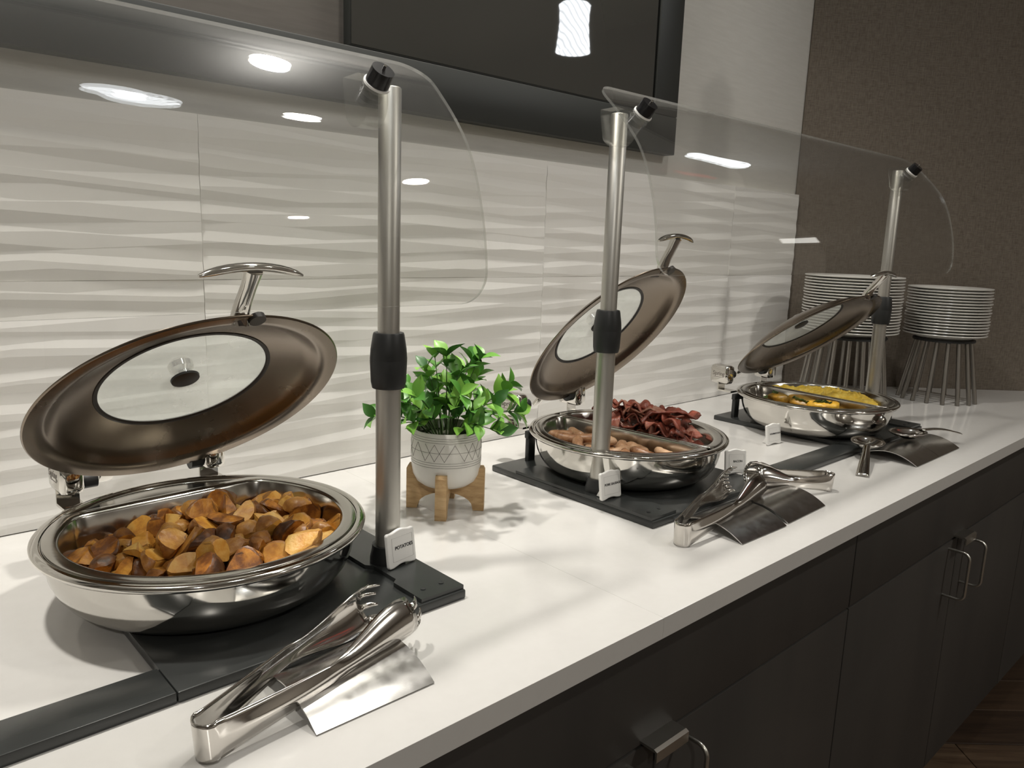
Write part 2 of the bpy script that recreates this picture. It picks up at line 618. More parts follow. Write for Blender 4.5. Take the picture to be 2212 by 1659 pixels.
# ------------------------------------------------------------------ framed dark screen on the wall
FX0, FX1, FZ0, FZ1, FWD = -0.42, 1.341, 0.532, 1.50, 0.073
scr = thing('wall_frame', 'wide black frame around a grey-brown panel, shade painted in, high on the tiled wall', 'frame', (0.46, 0, FZ0))
def sbox(lo, hi, name, mat, bev=0.002):
    return MB().box([lo[0]-.46, lo[1], lo[2]-FZ0], [hi[0]-.46, hi[1], hi[2]-FZ0], bev=bev).obj(name, mat, scr, smooth=40)
sbox((FX0, -.022, FZ0), (FX1, .004, FZ0+FWD), 'frame_rail', 'screen_frame')
sbox((FX0, -.022, FZ1-FWD), (FX1, .004, FZ1), 'frame_rail', 'screen_frame')
sbox((FX0, -.022, FZ0+FWD+.0004), (FX0+FWD, .004, FZ1-FWD-.0004), 'frame_stile', 'screen_frame')
sbox((FX1-FWD, -.022, FZ0+FWD+.0004), (FX1, .004, FZ1-FWD-.0004), 'frame_stile', 'screen_frame')
sbox((FX0+FWD-.004, -.004, FZ0+FWD-.004), (FX1-FWD+.004, .002, FZ1-FWD+.004), 'back_panel', 'niche_shaded_paper', 0)
tv = thing('television', 'dark flat screen set inside the right of the black wall frame', 'television', (.9245, -.008, FZ0+FWD+.0006))
MB().box((-.3375, -.011, 0), (.3375, .0075, .40), bev=.0015).obj('casing', 'screen_frame', tv, smooth=40)
MB().box((-.3345, -.0118, .003), (.3345, -.0112, .397)).obj('display', 'screen_glass', tv)

# ------------------------------------------------------------------ counter
DEP = 0.605
ct = thing('countertop', 'long white quartz countertop below the tiled wall', 'countertop', (0.58, -.3, -.022))
def cts(x0, x1, name='slab'):
    mb = MB()
    if x1 > XC:   # trimmed against the angled wall
        xa = XC + 0.0 - .002
        xb = XC + DEP*WD.x/(-WD.y) - .003
        mb.prism([(x0-.58, -.002+.3), (x0-.58, -DEP+.3), (xb-.58, -DEP+.3), (xa-.58, -.002+.3)], 'z', 0, .022)
    else:
        mb.box((x0-.58, -DEP+.3, 0), (x1-.58, -.002+.3, .022))
    o = mb.obj(name, 'quartz', ct)
    bv = o.modifiers.new('bevel', 'BEVEL'); bv.width = 0.0003; bv.segments = 2; bv.limit_method = 'ANGLE'
    return o
cts(-1.4, 0.57845)
cts(0.57855, 2.6)

# base cabinets
CY = -.575
def cabinet(x0, x1, label, name='base_cabinet'):
    xm = (x0+x1)/2
    t = thing(name, label, 'cabinet', (xm, -.3, FLOOR))
    zt = -.0225; zb = -.652
    def b(lo, hi, nm, mat, par=t, bev=0.0012):
        return MB().box((lo[0]-xm, lo[1]+.3, lo[2]-FLOOR), (hi[0]-xm, hi[1]+.3, hi[2]-FLOOR), bev=bev).obj(nm, mat, par, smooth=40)
    def trimmed(ya, yb, za, zz, nm, mat):
        lim = lambda x: min(yb, -.012 + (x-XC)*WD.y/WD.x) if x > XC else yb
        poly = [(x0+.0005, ya), (x1-.0005, ya), (x1-.0005, lim(x1))]
        if x1 > XC: poly.append((XC-.014, yb))
        poly.append((x0+.0005, yb))
        MB().prism([(a-xm, c+.3) for a, c in poly], 'z', za-FLOOR, zz-FLOOR).obj(nm, mat, t)
    trimmed(CY+.02, -.004, zb, zt, 'carcass', 'cabinet')
    trimmed(CY+.055, -.02, FLOOR, zb-.0005, 'toe_kick', 'toe_black')
    dr = b((x0+.0015, CY, -.1615), (x1-.0015, CY+.0195, zt-.004), 'drawer_front', 'cabinet')
    # tab pull at the drawer's lower edge
    pp = [(CY+.004, -.156), (CY-.018, -.156), (CY-.022, -.158), (CY-.022, -.170), (CY-.0195, -.170), (CY-.0195, -.1595), (CY+.004, -.1585)]
    mb = MB().prism([(a+.3, z-FLOOR) for a, z in pp], 'x', -.028, .028)
    mb.obj('pull', 'pull_metal', dr)
    for s, (a, c) in ((-1, (x0+.0015, xm-.0015)), (1, (xm+.0015, x1-.0015))):
        d = b((a, CY, zb+.001), (c, CY+.0195, -.1645), 'door', 'cabinet')
        hx = (.045)*s
        z1 = -.178-FLOOR; z0 = -.268-FLOOR
        ya = CY+.3; yb = CY-.036+.3
        pts = [(hx, ya, z1)]
        rr = .012
        pts += [(hx, yb+rr, z1)]
        for k in range(1, 7):
            an = k/6*PI/2
            pts.append((hx, yb+rr-rr*math.sin(an), z1-rr+rr*math.cos(an)))
        for k in range(0, 7):
            an = k/6*PI/2
            pts.append((hx, yb+rr-rr*math.cos(an), z0+rr-rr*math.sin(an)))
        pts += [(hx, ya, z0)]
        MB().tube(pts, .0027, seg=10).obj('handle', 'pull_metal', d, smooth=60)
    return t
cabinet(-.767, .1605, 'dark brown base cabinet farthest left, below the counter end')
cabinet(.1605, 1.0873, 'dark brown base cabinet below the potato dish, with drawer and two doors')
cabinet(1.0873, 2.014, 'dark brown base cabinet below the egg dish, with two wire door handles')
fx = thing('base_cabinet', 'dark brown base cabinet at the far end beside the fabric wall', 'cabinet', (2.2, -.3, FLOOR))
MB().prism([(2.0145-2.2, CY+.3), (2.52-2.2, CY+.3), (2.018-2.2, .3-.130)], 'z', FLOOR-FLOOR+.108, -.0225-FLOOR).obj('carcass', 'cabinet', fx)

# ------------------------------------------------------------------ sneeze guards
PROF = [(-.345, .540), (-.365, .525), (-.388, .503), (-.405, .485), (-.422, .464), (-.434, .440), (-.442, .417), (-.448, .396), (-.452, .376), (-.455, .355), (-.456, .335), (-.456, .316)]

def smooth_prof(dz, n=40):
    pts = [Vector((0, y, z+dz)) for y, z in PROF]
    # Chaikin smoothing, ends kept
    for _ in range(3):
        q = [pts[0]]
        for a, b_ in zip(pts, pts[1:]):
            q += [a*.75+b_*.25, a*.25+b_*.75]
        q.append(pts[-1]); pts = q
    L = [0]
    for a, b_ in zip(pts, pts[1:]):
        L.append(L[-1]+(b_-a).length)
    out = []
    for k in range(n+1):
        s = L[-1]*k/n
        i = max(j for j in range(len(L)) if L[j] <= s+1e-9)
        i = min(i, len(pts)-2)
        t = (s-L[i])/max(1e-9, L[i+1]-L[i])
        out.append(pts[i].lerp(pts[i+1], min(1, max(0, t))))
    return out, L[-1]

def guard_panel(x0, x1, dz, parent, o3):
    pts, L = smooth_prof(dz)
    n = len(pts)
    rows = []
    svals = []
    RC = .030
    # extra rows near the ends for the rounded corners
    import bisect
    S_ = [L*k/(n-1) for k in range(n)]
    extra = [RC*(1-math.cos(a*PI/2/8)) for a in range(0, 9)] + [L-RC*(1-math.cos(a*PI/2/8)) for a in range(0, 9)]
    allS = sorted(set([round(s, 6) for s in S_+extra]))
    def at(s):
        k = min(n-2, max(0, bisect.bisect_right(S_, s)-1))
        t = (s-S_[k])/(S_[k+1]-S_[k])
        p = pts[k].lerp(pts[k+1], t)
        tg = (pts[min(n-1, k+2)]-pts[max(0, k-1)]).normalized()
        nn = Vector((0, tg.z, -tg.y))
        if nn.y > 0: nn = -nn
        return p, nn
    T = .0032
    vs = []; fs = []; mi = []
    for s in allS:
        d = min(s, L-s)
        ins = RC - math.sqrt(max(0, RC*RC-(RC-d)**2)) if d < RC else 0
        p, nn = at(s)
        a = p; c = p - nn*T
        for q in (a, c):
            vs.append(Vector((x0+ins, q.y, q.z))-o3); vs.append(Vector((x1-ins, q.y, q.z))-o3)
    m_ = len(allS)
    for i in range(m_-1):
        A = 4*i; B = 4*(i+1)
        fs.append((A, A+1, B+1, B)); mi.append(0)
        fs.append((A+2, B+2, B+3, A+3)); mi.append(0)
        fs.append((A, B, B+2, A+2)); mi.append(1)
        fs.append((A+1, A+3, B+3, B+1)); mi.append(1)
    fs.append((0, 2, 3, 1)); mi.append(1)
    E_ = 4*(m_-1)
    fs.append((E_, E_+1, E_+3, E_+2)); mi.append(1)
    mb = MB(); mb.v = [tuple(v) for v in vs]; mb.f = fs; mb.mi = mi
    o = mb.obj('panel', ['acrylic', 'acrylic_edge'], parent, smooth=35)
    return at, L

def guard(label, plates, posts, strips, px0, px1, dz, kx, name='sneeze_guard'):
    o3 = Vector((sum(p[0] for p in posts)/len(posts), -.35, 0))
    t = thing(name, label, 'sneeze guard', o3)
    def b(lo, hi, nm, mat, par=t, bev=0.0012):
        return MB().box(Vector(lo)-o3, Vector(hi)-o3, bev=bev).obj(nm, mat, par, smooth=40)
    for (x0, x1, side) in plates:
        pl = b((x0, -.455, 0.0), (x1, -.147, .0095), 'base_plate', 'base_black', bev=.0018)
        # raised bar under the post, with a notched edge and two screws
        if side > 0:
            xa, xb = x1-.052, x1-.001
        else:
            xa, xb = x0+.001, x0+.052
        e = -side
        xi = xa if side > 0 else xb
        poly = [(xi, -.452), (xi+side*.0, -.405), (xi+side*.006, -.40), (xi+side*.006, -.36), (xi, -.352), (xi, -.20), (xb if side > 0 else xa, -.20), (xb if side > 0 else xa, -.452)]
        mb = MB().prism([(a-o3.x, c-o3.y) for a, c in poly], 'z', .0096, .0135)
        mb.obj('mount_bar', 'base_black', pl)
        for q in (.014, .036):
            MB().cyl((xi+side*q-o3.x, -.435-o3.y, .0136), (xi+side*q-o3.x, -.435-o3.y, .0142), .0026, seg=12).obj('screw', 'black_plastic', pl)
    for (x0, x1) in strips:
        b((x0, -.4545, 0.0), (x1, -.411, .0095), 'connecting_bar', 'base_black')
    at, L = guard_panel(px0, px1, dz, t, o3)
    for (x, y) in posts:
        lx, ly = x-o3.x, y-o3.y
        zc = .236 + dz*.35
        po = MB().lathe([(.0, .03), (.0128, .03), (.0128, zc)], 32, lx, ly).obj('post', 'tube_steel', t, smooth=50)
        MB().lathe([(0, .0136), (.0185, .0136), (.0185, .018), (.0165, .0275), (.0162, .032), (.0129, .032)], 32, lx, ly).obj('foot', 'black_plastic', po, smooth=35)
        zt = .512+dz
        MB().lathe([(.0110, zc), (.0110, zt), (.010, zt+.001), (0, zt+.001)], 32, lx, ly).obj('upper_tube', 'tube_steel', po, smooth=50)
        c0 = zc-.028
        MB().lathe([(.0131, c0), (.0165, c0), (.0178, c0+.006), (.0187, c0+.028), (.0186, c0+.0285), (.0186, c0+.0292), (.0187, c0+.030), (.0180, c0+.040), (.0158, c0+.054), (.0150, c0+.056), (.0112, c0+.056)], 36, lx, ly).obj('height_collar', 'black_plastic', po, smooth=28)
        # clear clamp, washer, knob
        p, nn = at(.052)
        k = Vector((x+kx, p.y, p.z)) - o3
        cx_ = lx
        poly = []
        ctr = (ly-.012, zt-.018)
        for q in range(25):
            an = PI*.55 + q/24*PI*1.25
            poly.append((ctr[0]+.0215*math.cos(an), ctr[1]+.0235*math.sin(an)))
        bk = k - nn*.0052
        poly += [(ly+.011, zt-.004), (ly+.011, zt+.004), (bk.y+.012, bk.z+.008), (bk.y-.002, bk.z-.0015)]
        # order the outline around its centre
        cc = (sum(a for a, _ in poly)/len(poly), sum(c for _, c in poly)/len(poly))
        bm = bmesh.new()
        vv = [bm.verts.new((xx, a, c)) for xx in (k.x-.010, k.x+.010) for a, c in poly]
        bmesh.ops.convex_hull(bm, input=vv)
        bmesh.ops.delete(bm, geom=[v for v in bm.verts if not v.link_faces], context='VERTS')
        cl = MB().bm(bm).obj('clamp', 'clear_plastic', t, smooth=40)
        MB().cyl(k+nn*.0002, k+nn*.0022, .0125, seg=28).obj('washer', 'white_plastic', cl, smooth=40)
        MB().cyl(k+nn*.0023, k+nn*.0165, .0112, .0105, seg=28).obj('knob', 'knob_black', cl, smooth=40)
        MB().cyl(k+nn*.0166, k+nn*.0205, .0014, seg=10).obj('bolt_tip', 'polished_steel', cl, smooth=40)
    return t
guard('clear curved sneeze guard over the potato dish, nearest the camera', [(.178, .456, 1), (-.66, -.382, -1)], [(.430, -.355), (-.63, -.355)], [(-.3815, .1775)], -.70, .472, -.024, -.034)
guard('clear curved sneeze guard spanning the meat and egg dishes', [(.758, 1.036, -1), (1.368, 1.646, 1)], [(.788, -.337), (1.628, -.355)], [(1.0365, 1.3675)], .728, 1.692, 0.0, -.014)

# ------------------------------------------------------------------ chafing dishes

def soft_outline(Rr, lines, n=96, ctr=(0, 0), k=.006):
    # convex outline: circle cut by half-planes (nx,ny,d): nx*x+ny*y<=d ; rounded by a soft minimum
    pts = []
    for i in range(n):
        a = 2*PI*i/n
        dx, dy = math.cos(a), math.sin(a)
        bq = ctr[0]*dx+ctr[1]*dy
        t = -bq + math.sqrt(bq*bq-(ctr[0]**2+ctr[1]**2)+Rr*Rr)
        for nx, ny, d in lines:
            den = nx*dx+ny*dy
            if den > 1e-6:
                tl = (d-nx*ctr[0]-ny*ctr[1])/den
                h = max(0, k-abs(t-tl))/k
                t = min(t, tl)-h*h*h*k/6.0
        pts.append((ctr[0]+t*dx, ctr[1]+t*dy))
    return pts

def pan_mesh(lines_fn, ctr, R0=.1405, depth=.050, ztop=.0735, n=96):
    # (inset, z) rings from the outer lip to the floor centre
    rings = [(.000, ztop-.0022), (.0003, ztop-.0004), (.0012, ztop), (.0105, ztop), (.0125, ztop-.0008), (.0138, ztop-.003), (.0165, ztop-depth*.45), (.0205, ztop-depth*.82), (.026, ztop-depth*.96), (.036, ztop-depth)]
    vs = []; fs = []
    for ins, z in rings:
        for (x, y) in soft_outline(R0-ins, lines_fn(ins), n, ctr, .010):
            vs.append((x, y, z))
    for i in range(len(rings)-1):
        for k in range(n):
            k2 = (k+1) % n
            fs.append((i*n+k, i*n+k2, (i+1)*n+k2, (i+1)*n+k))
    vs.append((ctr[0], ctr[1], ztop-depth))
    last = (len(rings)-1)*n
    for k in range(n):
        fs.append((last+k, last+(k+1) % n, len(vs)-1))
    # thin underside
    mb = MB(); mb.add(vs, fs)
    return mb

def dish(label, loc, rz, th, pans, lx=0.0, hz=.0885):
    t = thing('chafing_dish', label, 'chafing dish', loc, rz)
    z0 = .0098
    prof = [(0, z0+.0035), (.085, z0+.003), (.100, z0+.0012), (.110, z0+.0024), (.119, z0+.0060), (.1270, z0+.0125), (.1330, z0+.0210), (.1372, z0+.0310), (.1395, z0+.0420), (.1405, z0+.0515), (.1410, z0+.0545),
            (.1455, z0+.0555), (.1490, z0+.0565), (.1503, z0+.0585), (.1503, z0+.0605), (.1488, z0+.0622), (.1440, z0+.0630), (.1420, z0+.0622), (.1416, z0+.0608), (.1385, z0+.0600), (.1370, z0+.057), (.1362, z0+.050), (.130, z0+.022), (.11, z0+.0065), (0, z0+.0065)]
    MB().lathe(prof, 128).obj('bowl', 'polished_steel', t, smooth=50)
    ZT_ = z0+.0633
    if pans == 'single':
        lf = lambda ins: [(0, 1, .101-ins)]
        pan_mesh(lf, (0, -.02), ztop=ZT_).obj('food_pan', 'pan_steel', t, smooth=45)
        # flat crescent lip closing the back of the round opening
        vs = []
        arc = []
        x_ = math.sqrt(.1405**2-.1015**2)
        a0 = math.atan2(.1015, x_); a1 = PI-a0
        for k in range(33):
            a = a0+(a1-a0)*k/32
            arc.append((.1405*math.cos(a), .1405*math.sin(a)))
        MB().prism(arc, 'z', ZT_-.006, ZT_-.0042).obj('rim_shelf', 'pan_steel', t)
    else:
        for s in (-1, 1):
            lf = (lambda ins, s=s: [(-s, 0, -(.0012+ins*.35))])
            pan_mesh(lf, (s*.056, 0), depth=.036, ztop=ZT_).obj('half_pan', 'pan_steel', t, smooth=45)
    # rear support legs
    for s in (-1, 1):
        MB().box((s*.072-.008, .128, .0002 if loc[0] else 0), (s*.072+.008, .136, .058), bev=.0015).obj('support_leg', 'black_plastic', t, smooth=40)
    MB().box((-.082, .128, .046), (.082, .1365, .058), bev=.0015).obj('support_bar', 'black_plastic', t, smooth=40)
    HY, HZ = .160, hz
    # hinge housings with engraved name
    for s in (-1, 1):
        bx = s*.076
        br = MB()
        pl = [(.136, .0605), (.168, .0605), (.1695, .062), (.1695, .078), (.167, .078), (.167, .0635), (.136, .0635)]
        br.prism(pl, 'x', bx-.011, bx+.011)
        br.obj('hinge_bracket', 'polished_steel', t)
        hb = MB().box((bx-.0125, .1445, .0745), (bx+.0125, .1905, .1135), bev=.0075).obj('hinge_housing', 'polished_steel', t, smooth=60)
        MB().cyl((bx-s*.0126, HY, HZ+.004), (bx-s*.026, HY, HZ+.004), .0085, seg=20).obj('hinge_pin', 'black_plastic', hb, smooth=40)
        if s < 0:
            mt = Matrix.Translation((bx-.01262, .1675, .096)) @ Matrix.Rotation(-PI/2, 4, 'Z') @ Matrix.Rotation(PI/2, 4, 'X')
            textmesh('lettering', 'Spring', .0115, 'etch', hb, mt)
            MB().box((bx-.01275, .156, .0885), (bx-.0126, .179, .0891)).obj('underline', 'etch', hb)
    # lid: built closed around the hinge line, then swung open
    lid = MB()
    RL = .1495; cy = -.1515
    under = [(RL, 0), (.1485, -.0008), (.140, .0000), (.1335, .0012), (.1295, .0042), (.1265, .0085), (.116, .0150), (.100, .0215), (.090, .0250), (.0855, .0262)]
    upper = [(.0855, .0285), (.090, .0277), (.100, .0243), (.116, .0178), (.1275, .0112), (.1310, .0065), (.1345, .0035), (.140, .0022), (.1485, .0018), (RL+.0003, .001)]
    lid.lathe(under+upper, 128, 0, cy, close=True)
    lo = lid.obj('lid', 'lid_steel', t, smooth=40)
    lo.location = (lx, HY, HZ)
    lo.rotation_euler = (-th, 0, 0)
    MB().lathe([(.0855, .0255), (.0822, .0258), (.0812, .0272), (.0822, .0287), (.0855, .0290), (.0858, .0272)], 96, 0, cy, close=True).obj('window_seal', 'rubber', lo, smooth=50)
    MB().lathe([(0, .0300), (.03, .0296), (.06, .0286), (.0818, .0270), (.0818, .0285), (.06, .0304), (.03, .0316), (0, .032)], 96, 0, cy).obj('window', 'lid_glass', lo, smooth=50)
    MB().lathe([(0, .0262), (.0105, .0262), (.0138, .0275), (.0142, .0298), (0, .0298)], 28, 0, cy).obj('vent_nut', 'rubber', lo, smooth=40)
    MB().lathe([(0, .0318), (.008, .0318), (.008, .036), (.012, .040), (.0125, .046), (.009, .050), (0, .051)], 28, 0, cy).obj('vent_knob', 'polished_steel', lo, smooth=40)
    # T handle at the free edge
    hb_ = cy-.136
    st = [(0, hb_, .001), (0, hb_-.008, .0075), (0, hb_-.022, .0115), (0, hb_-.038, .0150), (0, hb_-.053, .0195)]
    h = MB()
    h.tube(st, [.0078, .0070, .0062, .0060, .0072], seg=14, flat=1.15)
    bar = []
    rr = []
    for k in range(13):
        u = -1+2*k/12
        bar.append((u*.047, hb_-.056+.007*u*u, .021-.004*u*u))
        rr.append(.0064*math.sqrt(max(.12, 1-abs(u)**5)))
    h.tube(bar, rr, seg=14, flat=.62)
    h.obj('lid_handle', 'polished_steel', lo, smooth=60)
    MB().cyl((.013, cy-.1445, -.0026), (.013, cy-.1445, .0024), .0075, seg=20).obj('bumper', 'rubber', lo, smooth=40)
    MB().box((-.012, cy-.1262, .0075), (.012, cy-.1238, .0105)).obj('maker_plate', 'rubber', lo)
    # lid arms to the hinge
    for s in (-1, 1):
        MB().box((s*.050-.007, -.022, .0012), (s*.050+.007, .006, .0075), bev=.001).obj('lid_arm', 'polished_steel', lo, smooth=40)
    return t
D1 = (.271, -.282); D2 = (.908, -.287); D3 = (1.452, -.319)
dish('open round chafing dish full of roasted potatoes, nearest the camera', (D1[0], D1[1], 0), R(3), R(40.7), 'single', .010, .081)
dish('open round chafing dish split between sausages and bacon', (D2[0], D2[1], 0), R(5), R(49.9), 'half', .028)
dish('open round chafing dish split between omelettes and scrambled eggs', (D3[0], D3[1], 0), R(-4), R(37.8), 'half', .020)
PANZ = .0098+.0633-.036     # half-pan floor height

# ------------------------------------------------------------------ food
def in_dish(D, rz, v):
    c, s = math.cos(rz), math.sin(rz)
    return (D[0]+c*v[0]-s*v[1], D[1]+s*v[0]+c*v[1], v[2])

def potato_mesh(k):
    rg = random.Random(500+k)
    a, b_, c = rg.uniform(.0175, .0235), rg.uniform(.0150, .0180), rg.uniform(.0135, .0160)
    cuts = []
    for _ in range(rg.choice((3, 4, 4, 5))):
        v = Vector((rg.gauss(0, 1), rg.gauss(0, 1), rg.gauss(0, 1))).normalized()
        cuts.append((v, rg.uniform(.16, .48)))
    bm = bmesh.new()
    N = 130
    for i in range(N):
        z = 1-2*(i+.5)/N; th = i*2.399963
        r_ = math.sqrt(1-z*z)
        p = Vector((r_*math.cos(th), r_*math.sin(th), z))
        p *= 1+.10*noise.noise(p*1.7+Vector((k*7.3, 0, 0)))
        for v, d in cuts:
            e = p.dot(v)-d
            if e > 0:
                p -= v*e
        bm.verts.new((p.x*a, p.y*b_, p.z*c))
    res = bmesh.ops.convex_hull(bm, input=bm.verts[:])
    bmesh.ops.delete(bm, geom=[v for v in bm.verts if not v.link_faces], context='VERTS')
    bmesh.ops.dissolve_limit(bm, angle_limit=R(3), verts=bm.verts, edges=bm.edges)
    bmesh.ops.triangulate(bm, faces=bm.faces)
    bmesh.ops.subdivide_edges(bm, edges=bm.edges[:], cuts=1, use_grid_fill=True)
    bm.normal_update()
    for v in bm.verts:
        q = v.co*150 + Vector((k*3.7, 0, 0))
        v.co += v.normal*(.0008*noise.noise(q) + .0005*noise.noise(q*2.3))
    bmesh.ops.triangulate(bm, faces=bm.faces)
    me = MB().bm(bm).mesh('roast_potato', ['potato', 'potato_flesh'], 30)
    for pl in me.polygons:
        q = Vector((pl.normal.x*a, pl.normal.y*b_, pl.normal.z*c)).normalized()
        if any(q.dot(v) > .95 for v, d in cuts):
            pl.material_index = 1
    return me

PM = [potato_mesh(k) for k in range(14)]
